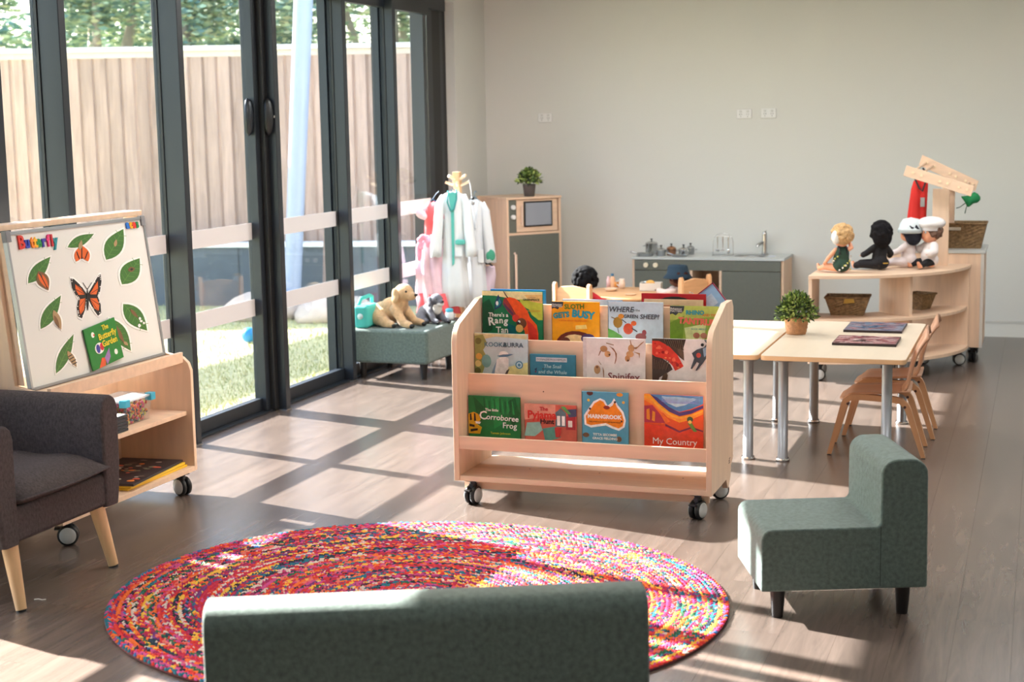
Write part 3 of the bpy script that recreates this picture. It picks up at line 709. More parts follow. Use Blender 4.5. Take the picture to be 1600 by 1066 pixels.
# ================================================================ ARMCHAIR
ac = thing('armchair', 'charcoal fabric tub armchair with splayed pale wooden legs at the left edge', 'armchair', (-3.30, 4.545, 0))
HW = .365; D = .70; TH = .105
def rr_path(hw, d, r, n=7):
    """U-shaped outer path from front +y round the back to front -y (x: 0 front .. -d back)"""
    p = [(0, hw), (-d+r, hw)]
    p += [(-d+r+r*math.cos(a), hw-r+r*math.sin(a)) for a in [math.pi/2+math.pi/2*i/n for i in range(1, n+1)]]
    p += [(-d+r+r*math.cos(a), -hw+r+r*math.sin(a)) for a in [math.pi+math.pi/2*i/n for i in range(0, n+1)]]
    p += [(0, -hw)]
    return p
def u_shell(z0, z1):
    mb = MB(); outer = rr_path(HW, D, .18); inner = rr_path(HW-TH, D-TH, .10)
    rows = []
    n = len(outer)
    def lerp(a, b, t): return (a[0]*(1-t)+b[0]*t, a[1]*(1-t)+b[1]*t)
    secs = [(0.0, z0, .94), (0.0, z0+.05, .97), (0, z0+.16, 1.0), (0, z1-.05, 1.01), (.10, z1-.018, 1.01), (.3, z1-.002, 1.0), (.5, z1+.003, 1), (.7, z1-.002, 1), (.9, z1-.018, 1), (1, z1-.05, 1), (1, z0, 1)]
    vs = []
    for t, z, k in secs:
        for i in range(n):
            a = lerp(outer[i], inner[i], t); hb = .06*max(0, min(1, (-a[0]-.30)/.3)) if z > z0+.2 else 0
            vs.append((a[0], a[1]*k, z))
    m = len(secs)
    fs = [(j*n+i, j*n+i+1, (j+1)*n+i+1, (j+1)*n+i) for j in range(m-1) for i in range(n-1)]
    fs += [tuple(j*n for j in range(m)), tuple(j*n+n-1 for j in range(m-1, -1, -1)), ]
    mb.add(vs, fs, 0, True)
    return mb
sh = u_shell(.235, .655); o = sh.build('tub_shell', M_('charcoal_fabric'), ac, bevel=.014, seg=3)
MB().box((-D+.10, -HW+.06, .235), (-.008, HW-.06, .365)).build('seat_base', M_('charcoal_fabric'), ac, bevel=.02, seg=3)
sc_ = MB(); 
n = 14; vs = []; fs = []
cw = HW-TH+.004
for j in range(n+1):
    for i in range(n+1):
        x = -.60+.615*i/n; y = -cw+2*cw*j/n
        e = min(1, (1-abs(2*i/n-1))*4)**.5*min(1, (1-abs(2*j/n-1))*4)**.5
        vs.append((x+.018*max(0, i/n-.8)*5*math.sin(math.pi*j/n), y, .392+.056*e+.004*math.sin(i*1.3)*e))
N1 = len(vs)
for j in range(n+1):
    for i in range(n+1):
        x = -.60+.615*i/n; y = -cw+2*cw*j/n
        e = min(1, (1-abs(2*i/n-1))*5)**.5*min(1, (1-abs(2*j/n-1))*5)**.5
        vs.append((x+.018*max(0, i/n-.8)*5*math.sin(math.pi*j/n), y, .386-.030*e))
for j in range(n):
    for i in range(n):
        a = j*(n+1)+i; fs.append((a, a+1, a+n+2, a+n+1)); fs.append((N1+a, N1+a+n+1, N1+a+n+2, N1+a+1))
bd_ = [i for i in range(n+1)]+[j*(n+1)+n for j in range(1, n+1)]+[n*(n+1)+i for i in range(n-1, -1, -1)]+[j*(n+1) for j in range(n-1, 0, -1)]
for k in range(len(bd_)): a, b = bd_[k], bd_[(k+1) % len(bd_)]; fs.append((a, N1+a, N1+b, b))
cu = MB().add(vs, fs, 0, True).build('seat_cushion', M_('charcoal_fabric'), ac)
MB().tube([(-.60+.615*i/n, y, .391) for y in (-cw,) for i in range(n+1)]+[(.016+.018*math.sin(math.pi*j/n), -cw+2*cw*j/n, .391) for j in range(n+1)]+[(.015-.615*i/n, cw, .391) for i in range(n+1)], .005, 6).build('piping', M_('charcoal_fabric'), cu)
for sy in (-1, 1):
    for x0, x1 in ((-.05, .0), (-D+.10, -D+.03)):
        MB().cyl((x0, sy*(HW-.105), .245), (x1, sy*(HW-.085), .006), .030, .019, 20).build('leg', M_('oak_leg'), ac)
        MB().cyl((x1, sy*(HW-.085), 0), (x1, sy*(HW-.085), .007), .018, n=14).build('foot_pad', M_('black_plastic'), ac)

# ================================================================ RUG
rg_ = thing('braided_rug', 'round multicoloured braided rag rug on the floor between the seats', 'rug', (-2.03, 4.77, 0))
RA, RB = 1.085, .985; NR = 62
pal = [(186, 28, 62), (206, 44, 36), (228, 104, 34), (230, 176, 60), (152, 24, 80), (196, 70, 128), (108, 48, 112), (26, 52, 68), (24, 104, 122), (44, 98, 64), (208, 190, 176), (80, 30, 48), (220, 110, 96), (54, 104, 160), (34, 32, 46)]
pm_ = [mat('rag_%d' % i, c, .9) for i, c in enumerate(pal)]
vv = []; ff = []; mi = []
rr = random.Random(12)
warm = [0, 1, 2, 4, 5, 12, 3]; rings = []
for j in range(NR):
    base = rr.sample(range(len(pal)), 3)+rr.sample(warm, 2)*2+([10] if rr.random() < .5 else [])
    if j % 7 == 3: base = [rr.choice([7, 9, 8, 14])]*3+base[5:8]
    rings.append(base)
doms = [0, 2, 4, 7, 1, 3, 0, 8, 6, 1, 9, 2, 4, 10, 0, 14, 5, 3, 1, 8, 12, 7]
for j in range(1, NR+1):
    a = RA*(j-.5)/NR; b = RB*(j-.5)/NR; per = math.pi*(a+b); nseg = max(6, int(per/.0225)); wdt = RA/NR
    base = rings[j-1]; dom = doms[j % len(doms)]
    ph = rr.random()*6.28
    for k in range(nseg):
        if rr.random() < .02: dom = rr.choice(doms)
        if rr.random() < .035: base = rings[j-1] if rr.random() < .6 else rr.sample(range(len(pal)), 2)+rr.sample(warm, 2)
        for row in (-1, 1):
            th = ph+2*math.pi*(k+(.5 if row > 0 else 0))/nseg
            cx, cy = a*math.cos(th), b*math.sin(th); T = Vector((-a*math.sin(th), b*math.cos(th), 0)).normalized(); Nn = Vector((T.y, -T.x, 0))
            d = (T*.88+Nn*row*.55).normalized(); e = Vector((d.y, -d.x, 0)); c = Vector((cx, cy, .010))+Nn*row*wdt*.24
            l, w2 = .0150, .0056; z = rr.uniform(.005, .008)
            o0 = len(vv)
            vv += [tuple(c-d*l), tuple(c-d*l*.45+e*w2), tuple(c+d*l*.45+e*w2), tuple(c+d*l), tuple(c+d*l*.45-e*w2), tuple(c-d*l*.45-e*w2), tuple(c-d*l*.45+Vector((0, 0, z))), tuple(c+d*l*.45+Vector((0, 0, z)))]
            F_ = [(0, 6, 1), (1, 6, 7, 2), (2, 7, 3), (3, 7, 4), (4, 7, 6, 5), (5, 6, 0)]
            m_ = dom if rr.random() < .42 else rr.choice(base)
            for f in F_: ff.append(tuple(o0+q for q in reversed(f))); mi.append(m_)
me = bpy.data.meshes.new('braids'); me.from_pydata(vv, [], ff)
me.polygons.foreach_set('material_index', mi); me.polygons.foreach_set('use_smooth', [True]*len(ff)); me.update()
bo = link('braids', me, pm_, rg_); bo['kind'] = 'stuff'
MB().lathe([(0, .010), (1.0, .010), (1.003, .005), (1.0, 0), (0, 0)], n=96, M=Matrix.Diagonal((RA, RB, 1, 1))).build('backing', flat((110, 50, 56), .9), rg_)

# ================================================================ GREEN FABRIC SEATS
def rounded_rect(x0, x1, y0, y1, r, n=5, which='all'):
    pts = []
    for cx, cy, a0 in ((x1-r, y1-r, 0), (x0+r, y1-r, 90), (x0+r, y0+r, 180), (x1-r, y0+r, 270)):
        for i in range(n+1): a = R_(a0+90*i/n); pts.append((cx+r*math.cos(a), cy+r*math.sin(a)))
    return pts
def lounge(lb, W_, loc, rz, top=.535, seat=.31, dep=.55, bt_=.155, low=.10, cat='chair', name='lounge_chair'):
    """local: x 0 front .. dep back, y 0..W_ ; ell profile with rounded top"""
    t = thing(name, lb, cat, loc, rz, 'green fabric children seats')
    xb = dep-bt_; r = .052
    pr = [(0.0, low)]+[(0, seat-.035)]+[(.035-.035*math.cos(a), seat-.035+.035*math.sin(a)) for a in [math.pi/2*i/4 for i in range(1, 5)]]
    pr += [(xb-.01, seat), (xb, seat+.012)]
    pr += [(xb, top-r)]+[(xb+r-r*math.cos(a), top-r+r*math.sin(a)) for a in [math.pi/2*i/5 for i in range(1, 6)]]
    pr += [(dep-r+r*math.sin(a), top-r+r*math.cos(a)) for a in [math.pi/2*i/5 for i in range(0, 6)]]
    pr += [(dep+.004, low)]
    MB().prism(pr, 0, W_, 'Y').build('upholstered_body', M_('green_fabric'), t, bevel=.017, seg=4)
    MB().box((xb-.001, -.0008, low+.01), (xb+.001, 0, seat)).build('side_seam', flat((50, 62, 56), .95), t)
    for x in (.065, dep-.065):
        for y in (.05, W_-.05):
            MB().cyl((x, y, low+.002), (x, y, 0), .026, .019, 18).build('leg', M_('dark_leg'), t)
    return t
lounge('low green fabric armless chair standing on the right of the rug', .415, (-.836, 4.855, 0), R_(21.5))
# foreground sofa: back towards the camera
a = math.atan2(.416, .956); nx, ny = -math.sin(a), math.cos(a)
o = lounge('wide low green fabric sofa in front, its back to the camera', 1.05, (0, 0, 0), 0, dep=.60, name='lounge_sofa', cat='sofa')
# local x (front->back) must point towards the camera side (-n); local y along the sofa
P0 = Vector((-1.815, 2.99, 0))+Vector((nx, ny, 0))*.60
o.rotation_euler = (0, 0, a-math.pi/2); o.location = P0
# ottoman by the glass
ot = thing('ottoman', 'square green fabric ottoman against the glass doors with plush toys on it', 'ottoman', (-4.245, 9.00, 0), 0, 'green fabric children seats')
MB().box((0, 0, .105), (.54, .56, .325)).build('upholstered_body', M_('green_fabric'), ot, bevel=.022, seg=4)
for x in (.055, .485):
    for y in (.06, .50): MB().cyl((x, y, .107), (x, y, 0), .027, .019, 18).build('leg', M_('dark_leg'), ot)
# ================================================================ BOOK DISPLAY TROLLEY
TX, TY = -2.385, 6.06; TW = 1.135; TD = .46
bt4 = thing('book_trolley', 'birch plywood book display trolley on castors in the middle of the room', 'bookcase', (TX, TY, 0))
pr = [(0, .105), (0, .715), (.012, .755), (.045, .788), (.30, .872), (TD-.03, .872), (TD, .84), (TD, .175), (TD-.045, .145), (TD-.055, .10), (TD-.10, .060), (TD-.115, .060), (TD-.15, .105)]
prR = [(0, .105), (0, .745), (.012, .785), (.045, .815), (.13, .848), (.33, .872), (TD-.03, .872), (TD, .84), (TD, .175), (TD-.045, .145), (TD-.055, .10), (TD-.10, .060), (TD-.115, .060), (TD-.15, .105)]
for x0, p_ in ((0, pr), (TW-.024, pr)):
    MB().prism(p_, x0, x0+.024, 'X').build('side_panel', M_('birch_v'), bt4, bevel=.002)
i0, i1 = .024, TW-.024
MB().box((i0, .004, .105), (i1, TD-.03, .128)).build('bottom_shelf', M_('birch'), bt4, bevel=.0015)
MB().box((i0, .06, .06), (i1, .078, .105)).build('plinth_rail', M_('birch'), bt4)
MB().box((i0, .006, .246), (i1, .15, .268)).build('display_ledge', M_('birch'), bt4, bevel=.001)
MB().box((i0, .004, .246), (i1, .020, .302)).build('ledge_lip', M_('birch'), bt4, bevel=.001)
for nm, y, z0, z1 in (('display_panel', .135, .262, .558), ('display_panel', .235, .44, .698), ('display_panel', .335, .58, .845), ('back_panel', .385, .262, .78)):
    MB().box((i0, y, z0), (i1, y+.015, z1)).build(nm, M_('birch'), bt4, bevel=.001)
for y, z in ((.15, .46), (.25, .60)): MB().box((i0, y, z), (i1, y+.086, z+.015)).build('book_floor', M_('birch'), bt4)
for x, y in ((.105, .035), (.105, .34)): pass
for x, y, aa in ((.075, .03, 1.35), (TW-.065, .03, 1.25), (.13, TD-.06, .2), (TW-.05, TD-.06, .6)): castor(bt4, x, y, aa, .040, .106)
sm = MB()
for x, y, z in ((.13, .131, .40), (.13, .131, .50)): sm.cyl((x+.24, y+.003, z+.09), (x+.24, y+.006, z+.09), .003, n=8)
for x in (.28, .60, .97): sm.cyl((x, .2, .128), (x, .2, .1285), .004, n=8)
sm.build('screw_hole', flat((70, 50, 40)), bt4)
mk = MB(); mk.box((TW, .36, .165), (TW+.0006, .39, .17)).box((TW, .362, .174), (TW+.0006, .385, .18)).box((TW, .37, .183), (TW+.0006, .395, .188)); mk.build('maker_mark', flat((110, 80, 60)), bt4)

def tb_(u, y, z): return (TX+u, TY+y, z)
WHT = (244, 244, 240); BLK = (28, 26, 28)
# ---- top tier
book('green picture book with an orange ape on a branch, top left of the trolley', .283, .285, .010, tb_(.030, .325, .617), (16, 118, 76), [
    ((232, 218, 160), [(0, 0), (1, 0), (1, .16), (.62, .13), (.4, .10), (.2, .07), (0, .07)]),
    ((186, 196, 70), [(.62, .12), (1, .14), (1, .44), (.93, .44), (.82, .36), (.78, .28), (.66, .22)]),
    ((228, 190, 120), [(.7, .05), (1, .04), (1, .18), (.8, .15)]),
    ((0, 84, 56), [(0, .2), (.12, .12), (.2, .3), (.16, .62), (0, .7)]), ((0, 100, 104), [(.42, .5), (.55, .55), (.6, .9), (.4, .9)]),
    ((30, 60, 100), [(.27, .05), (.335, .17), (.30, .25), (.20, .30), (.215, .17)]), ((40, 130, 140), [(.29, .10), (.32, .18), (.27, .24), (.22, .26)]), (WHT, circ(.25, .19, .022, .035)),
    ((150, 52, 52), [(.36, .12), (.345, .20), (.42, .31), (.51, .40), (.56, .38), (.50, .26), (.42, .12), (.39, .10)]),
    ((90, 50, 80), [(.36, .17), (.36, .23), (.46, .34), (.51, .38), (.52, .34), (.42, .24)]),
    ((232, 84, 30), [(.40, .10), (.46, .09), (.55, .11), (.64, .17), (.75, .30), (.79, .40), (.90, .52), (.925, .66), (.92, .80), (.72, .80), (.70, .62), (.62, .45), (.56, .36), (.48, .22)]),
    ((214, 50, 40), [(.74, .44), (.82, .50), (.90, .60), (.92, .8), (.80, .8), (.76, .6)]),
    ((214, 60, 46), circ(.56, .42, .06)), ((120, 70, 46), circ(.65, .50, .085)), ((84, 46, 36), circ(.60, .49, .035)), (WHT, circ(.612, .475, .022)), (BLK, circ(.602, .49, .016)), ((222, 178, 104), circ(.615, .58, .062)), ((250, 200, 190), circ(.50, .73, .05)),
    ((70, 50, 60), [(.355, 0), (.37, 0), (.40, .05), (.44, .10), (.43, .11), (.385, .05)])],
    [("There's a", .27, .375, .088, WHT, 0, .002), ('R', .15, .485, .18, WHT, -.12, .005), ('a', .238, .465, .14, WHT, 0, .004), ('n', .315, .462, .14, WHT, 0, .004), ('g', .395, .468, .15, WHT, .08, .004), ('Tan', .33, .615, .135, WHT, 0, .003), ('GREENPEACE', .82, .125, .045, (60, 60, 40), 0, .001), ('FOREWORD', .83, .085, .022, (180, 140, 110)), ('THE TRUE STORY', .86, .30, .028, (220, 130, 50))])
book('orange picture book with a brown sloth face, second along the top tier', .218, .245, .009, tb_(.355, .325, .617), (246, 164, 24), [
    ((56, 62, 66), [(.0, 0), (.25, 0), (.24, .08), (.20, .12), (.17, .11), (.13, .16), (.06, .13), (0, .15)]),
    ((110, 44, 34), circ(.50, .85, .41, .26, 18)), ((240, 206, 150), circ(.48, .90, .33, .24, 16)), ((110, 60, 50), circ(.28, .82, .11, .10)), ((86, 66, 110), circ(.76, .74, .15, .10)), ((60, 40, 80), circ(.76, .76, .07, .06)),
    (BLK, circ(.45, .84, .04)), ((252, 210, 120), [(.50, .48), (.72, .46), (.74, .54), (.5, .56)])],
    [('SLOTH', .48, .10, .135, (96, 126, 40), -.03, .005), ('GETS', .20, .28, .15, (44, 140, 150), -.12, .008), ('BUSY', .66, .26, .20, (44, 150, 170), .10, .010), ('A BOOK ABOUT FEELING LAZY', .45, .385, .042, (220, 100, 40)), ('Behaviour', .12, .06, .05, WHT), ('MATTERS', .12, .10, .05, WHT)])
book('pale blue picture book with three cartoon sheep on a hill, top tier', .245, .25, .010, tb_(.612, .325, .617), (190, 208, 222), [
    ((86, 160, 60), [(0, .48), (.10, .52), (.24, .60), (.36, .76), (.36, 1.0), (0, 1.0)]), ((160, 120, 46), circ(.18, .37, .085, .10)), ((196, 130, 50), circ(.24, .26, .055, .045)), ((120, 90, 50), [(.06, .27), (.14, .30), (.14, .315), (.06, .285)]),
    ((206, 74, 40), circ(.37, .48, .09, .10)), ((216, 100, 50), circ(.47, .38, .05, .045)), ((140, 60, 60), circ(.60, .62, .10, .07)), ((150, 50, 60), circ(.66, .54, .04, .05)), ((60, 50, 60), [(.26, .31), (.34, .37), (.33, .38), (.25, .32)]), ((60, 50, 60), [(.44, .46), (.54, .52), (.53, .535), (.43, .475)]), ((60, 50, 60), [(.17, .46), (.18, .46), (.20, .56), (.19, .56)])],
    [('WHERE', .24, .14, .135, (60, 64, 72), 0, .002, .2), ('is the', .52, .145, .06, (70, 74, 82)), ('GREEN', .42, .26, .085, (60, 64, 72), 0, .002), ('SHEEP?', .76, .26, .115, (60, 64, 72), 0, .002, .1)])
book('lime green picture book with faded red lettering, right end of the top tier', .21, .238, .010, tb_(.888, .325, .617), (142, 170, 62), [
    ((176, 190, 90), [(0, 0), (1, 0), (1, .2), (0, .3)]), ((110, 146, 40), [(0, .35), (.3, .2), (.25, .9), (0, 1)]), ((206, 214, 150), [(.3, .45), (.75, .35), (.7, .8), (.35, .8)]), ((56, 62, 66), [(.0, 0), (.30, 0), (.29, .09), (.24, .15), (.18, .14), (.12, .20), (.05, .16), (0, .18)]),
    ((170, 110, 90), circ(.55, .60, .07, .06)), ((176, 120, 100), circ(.70, .60, .07, .06)), ((230, 220, 200), circ(.62, .70, .05))],
    [('RHINO', .52, .135, .12, (50, 150, 160), 0, .006), ('AND THE', .82, .18, .07, (200, 120, 50), 0, .003), ('TANTRUM', .58, .32, .17, (226, 110, 90), .05, .009), ('Behaviour', .13, .06, .06, WHT), ('MATTERS', .13, .11, .06, WHT), ('BOOK ABOUT', .6, .47, .05, (70, 160, 160))])
# ---- middle tier
book('pale blue picture book with a white and blue bird, left of the middle tier', .247, .25, .010, tb_(.028, .222, .476), (190, 212, 220), [
    ((214, 206, 160), [(0, 0), (1, 0), (1, .09), (.4, .05), (.2, .1), (.1, .3), (0, .3)]), ((150, 156, 90), [(0, .05), (.16, .02), (.24, .18), (.16, .3), (.24, .45), (.14, .72), (0, 1)]), ((110, 110, 60), circ(.07, .14, .06)), ((222, 170, 80), circ(.08, .42, .06)), ((222, 200, 130), circ(.06, .55, .06)), ((100, 100, 50), circ(.05, .68, .06)), ((120, 170, 170), circ(.22, .5, .09, .12)),
    ((226, 214, 150), [(.6, .6), (1, .5), (1, 1), (.5, 1)]), ((130, 160, 190), [(.28, .80), (.36, .60), (.42, .48), (.46, .52), (.40, .72), (.34, .9)]), ((238, 236, 238), [(.42, .46), (.52, .40), (.64, .44), (.64, .60), (.56, .76), (.44, .9), (.34, .9), (.38, .66)]), ((236, 238, 240), circ(.55, .37, .09, .06)),
    ((96, 130, 160), [(.42, .40), (.54, .37), (.74, .36), (.62, .41), (.48, .42)]), ((90, 80, 80), [(.60, .66), (.66, .62), (.58, .80), (.5, .86)]), ((90, 140, 170), circ(.84, .55, .072)), ((200, 222, 230), circ(.84, .55, .05)), ((90, 140, 170), circ(.84, .55, .028))],
    [('KOOKA', .40, .20, .118, (74, 120, 142), 0, .001, 0), ('BURRA', .735, .20, .118, (70, 92, 106), 0, .001, 0)])
book('small teal board book with a night picture, middle tier', .208, .165, .014, tb_(.285, .222, .476), (56, 128, 154), [
    ((36, 96, 130), [(0, .5), (.2, .46), (.35, .52), (.5, .47), (.7, .5), (.85, .46), (1, .5), (1, .8), (0, .8)]), ((206, 214, 220), [(.14, .06), (.82, .06), (.82, .15), (.14, .15)]), ((30, 60, 90), [(.10, .32), (.16, .28), (.15, .36)]), ((226, 170, 60), circ(.70, .48, .02)), ((120, 60, 90), circ(.13, .37, .02))],
    [('DONALDSON SCHEFFLER', .48, .105, .055, (70, 90, 110)), ('The Snail', .50, .25, .105, (190, 220, 226), 0, .001, .15), ('and the Whale', .50, .37, .105, (190, 220, 226), 0, .001, .15)])
book('white picture book with leaping brown hopping mice, middle tier', .276, .245, .010, tb_(.527, .222, .476), (232, 226, 224), [
    ((214, 206, 206), [(0, 0), (.06, 0), (.06, 1), (0, 1)]),
    ((186, 140, 96), circ(.34, .17, .06, .05)), ((206, 160, 110), circ(.40, .25, .05, .05)), ((90, 64, 50), circ(.43, .26, .015)), ((150, 110, 80), [(.38, .07), (.50, .10), (.50, .112), (.38, .085)]), ((150, 110, 80), [(.42, .12), (.50, .16), (.55, .24), (.54, .34), (.52, .40), (.51, .40), (.53, .30), (.52, .22), (.46, .15)]), ((150, 110, 80), [(.28, .2), (.25, .28), (.26, .28), (.30, .2)]),
    ((196, 150, 100), circ(.78, .15, .05, .06)), ((206, 160, 110), circ(.76, .24, .06, .05)), ((196, 146, 96), circ(.72, .31, .04, .05)), ((60, 40, 34), circ(.73, .34, .014)), ((160, 120, 84), [(.80, .14), (.88, .12), (.94, .06), (.985, .03), (.98, .045), (.92, .10), (.86, .16)]), ((170, 130, 90), [(.76, .02), (.77, .02), (.79, .10), (.775, .11)]), ((170, 130, 90), [(.82, .20), (.92, .22), (.91, .30), (.90, .24)]),
    ((190, 146, 104), circ(.23, .50, .05, .07)), ((120, 80, 60), circ(.23, .46, .02)), ((150, 110, 80), [(.25, .36), (.30, .42), (.29, .42)]), ((150, 110, 80), [(.32, .46), (.34, .52), (.34, .62), (.33, .62)])],
    [('Spinifex', .66, .605, .165, (130, 66, 70), 0, .002)])
book('white picture book with a dark long-legged bird wearing red frills, middle tier', .262, .25, .010, tb_(.834, .222, .476), (226, 222, 222), [
    ((70, 52, 44), [(0, 0), (.56, 0), (.5, .2), (.53, .35), (.46, .30), (.40, .24), (.2, .12), (0, .1)]), ((96, 76, 60), [(.44, .12), (.52, .2), (.53, .34), (.47, .28), (.42, .2)]), ((64, 50, 46), [(0, .25), (.14, .3), (.3, .42), (.34, .50), (.22, .58), (.12, .64), (.08, .78), (0, .9)]),
    ((214, 56, 40), [(0, .04), (.12, .04), (.28, .12), (.42, .26), (.52, .44), (.48, .47), (.38, .52), (.34, .44), (.26, .36), (.16, .32), (.06, .30), (0, .26)]), *[((236, 100+20*(k % 3), 76) if k % 2 else (176, 34, 30), circ(.05+.035*k, .08+.026*k+.05*(k % 3), .020, .013, 8)) for k in range(13)], ((236, 106, 76), circ(.12, .14, .03)), ((236, 106, 76), circ(.24, .22, .03)), ((236, 106, 76), circ(.36, .34, .03)), ((160, 30, 30), circ(.18, .22, .025)), ((160, 30, 30), circ(.42, .42, .025)), ((236, 106, 76), circ(.08, .24, .02)),
    ((86, 66, 50), [(.18, .60), (.24, .55), (.26, .60), (.24, .68), (.34, .70), (.54, .71), (.72, .69), (.80, .72), (.94, .80), (.90, .80), (.78, .77), (.70, .78), (.64, .74), (.34, .74), (.18, .72), (.15, .68)]), ((176, 70, 70), [(.66, .70), (.78, .70), (.80, .77), (.70, .78)]),
    *[((100, 80, 66), [(.03+k*.035, .34+.02*(k % 3)), (.04+k*.035, .34+.02*(k % 3)), (.035+k*.028, .5+.02*(k % 2)), (.025+k*.028, .5)]) for k in range(8)], *[((110, 88, 70), [(.20+k*.035, .02), (.208+k*.035, .02), (.26+k*.033, .12+.008*k), (.25+k*.033, .12+.008*k)]) for k in range(9)], ((60, 70, 80), [(.86, .0), (1, 0), (.98, .12), (.92, .26), (.84, .38), (.74, .50), (.72, .50), (.78, .38), (.74, .36), (.66, .48), (.64, .47), (.70, .30), (.66, .22), (.74, .16), (.86, .12), (.90, .06)]), ((130, 160, 190), [(.84, .14), (.92, .10), (.92, .22), (.86, .28)]), ((180, 70, 60), circ(.77, .25, .04)), (BLK, circ(.83, .08, .025))], [])
# ---- lower tier
book('green landscape picture book with a striped frog, left of the lowest tier', .240, .195, .009, tb_(.030, .120, .2685), (28, 120, 62), [
    ((20, 96, 50), [(.1, 0), (.3, .2), (.25, .5), (.15, .3)]), ((36, 140, 70), [(.45, .1), (.6, 0), (.65, .5), (.5, .6)]), ((20, 96, 50), [(.75, .1), (.9, 0), (1, .3), (.85, .6)]), *[((34, 146, 74) if k % 2 else (16, 92, 48), [(.30+k*.05, .02+.03*(k % 3)), (.315+k*.05, .02+.03*(k % 3)), (.33+k*.05+.02*(k % 2), .2+.04*(k % 4)), (.31+k*.05, .32)]) for k in range(13)],
    ((222, 170, 30), [(0, .34), (.10, .30), (.20, .34), (.24, .44), (.16, .52), (.26, .58), (.22, .70), (0, .70)]), (BLK, [(.03, .34), (.06, .33), (.07, .45), (.03, .46)]), (BLK, [(.11, .32), (.14, .33), (.15, .46), (.11, .47)]), (BLK, [(.02, .52), (.12, .54), (.12, .58), (.02, .57)]), (BLK, [(.04, .62), (.18, .60), (.18, .64), (.04, .67)]), (WHT, [(.14, .47), (.24, .48), (.22, .52), (.14, .51)])],
    [('The little', .46, .25, .07, WHT, .02, .001), ('C', .29, .36, .22, WHT, 0, .004), ('orroboree', .66, .39, .145, WHT, .04, .002, .1), ('Frog', .80, .53, .15, WHT, .03, .002), ('Tamsin Johnson', .62, .675, .06, (220, 210, 60))])
book('small landscape book with houses and red lettering, lowest tier', .236, .17, .009, tb_(.289, .120, .2685), (200, 96, 80), [
    ((214, 150, 130), [(0, 0), (.6, 0), (.6, .2), (0, .3)]), ((150, 190, 180), [(.05, .35), (.3, .33), (.35, .48), (.2, .6), (0, .6)]), ((90, 150, 140), [(.35, .45), (.6, .4), (.7, .6), (.4, .7)]), ((90, 120, 130), [(.60, .14), (.70, .06), (.80, .14), (.80, .40), (.60, .40)]), (WHT, [(.63, .20), (.69, .20), (.69, .38), (.63, .38)]), (WHT, [(.72, .20), (.78, .20), (.78, .38), (.72, .38)]), ((170, 50, 60), [(.80, .2), (.98, .18), (.98, .45), (.80, .45)]), ((70, 80, 110), [(.80, .08), (1, .06), (1, .2), (.86, .22)]), ((230, 226, 220), [(.84, .28), (.92, .28), (.92, .40), (.84, .40)]), ((200, 60, 60), [(.58, .42), (.72, .42), (.68, .6), (.6, .6)]), ((90, 160, 90), [(.7, .03), (.78, .02), (.9, .16), (.84, .16)])],
    [('The', .38, .085, .10, (190, 44, 50), 0, .003), ('Pyjama', .34, .20, .20, (206, 52, 46), 0, .006), ('Hunt', .44, .315, .13, BLK, 0, .003)])
book('blue picture book with an orange map shape, third along the lowest tier', .205, .235, .010, tb_(.549, .120, .2685), (84, 160, 190), [
    ((96, 54, 44), circ(.18, .03, .07, .05)), ((226, 150, 50), circ(.82, .04, .07, .04)), ((230, 200, 90), circ(.15, .18, .03)), (WHT, [(.06, .70), (.05, .50), (.16, .34), (.26, .20), (.40, .13), (.50, .17), (.56, .28), (.64, .22), (.70, .12), (.78, .26), (.90, .40), (.95, .58), (.92, .72), (.80, .80), (.66, .76), (.52, .70), (.36, .73), (.20, .76)]), ((236, 140, 34), [(.10, .68), (.09, .52), (.20, .36), (.28, .24), (.40, .17), (.47, .20), (.56, .34), (.67, .27), (.71, .18), (.76, .30), (.86, .42), (.91, .58), (.88, .70), (.79, .75), (.66, .71), (.52, .65), (.36, .68), (.20, .71)]),
    ((150, 50, 40), circ(.54, .32, .07, .04)), ((70, 50, 50), circ(.18, .36, .025)), ((70, 50, 50), circ(.72, .20, .025)), ((70, 50, 50), circ(.86, .60, .02)), ((110, 80, 60), circ(.09, .92, .07, .05)), ((120, 90, 70), circ(.80, .98, .06)), ((230, 180, 80), circ(.9, .2, .03))],
    [('MARNGROOK', .49, .52, .112, WHT, 0, .006), ('THE LONG AGO STORY OF AUSSIE RULES', .50, .63, .037, (90, 40, 30)), ('TITTA SECOMBE', .50, .90, .07, WHT, 0, .002), ('GRACE FIELDING', .50, .98, .07, WHT, 0, .002)])
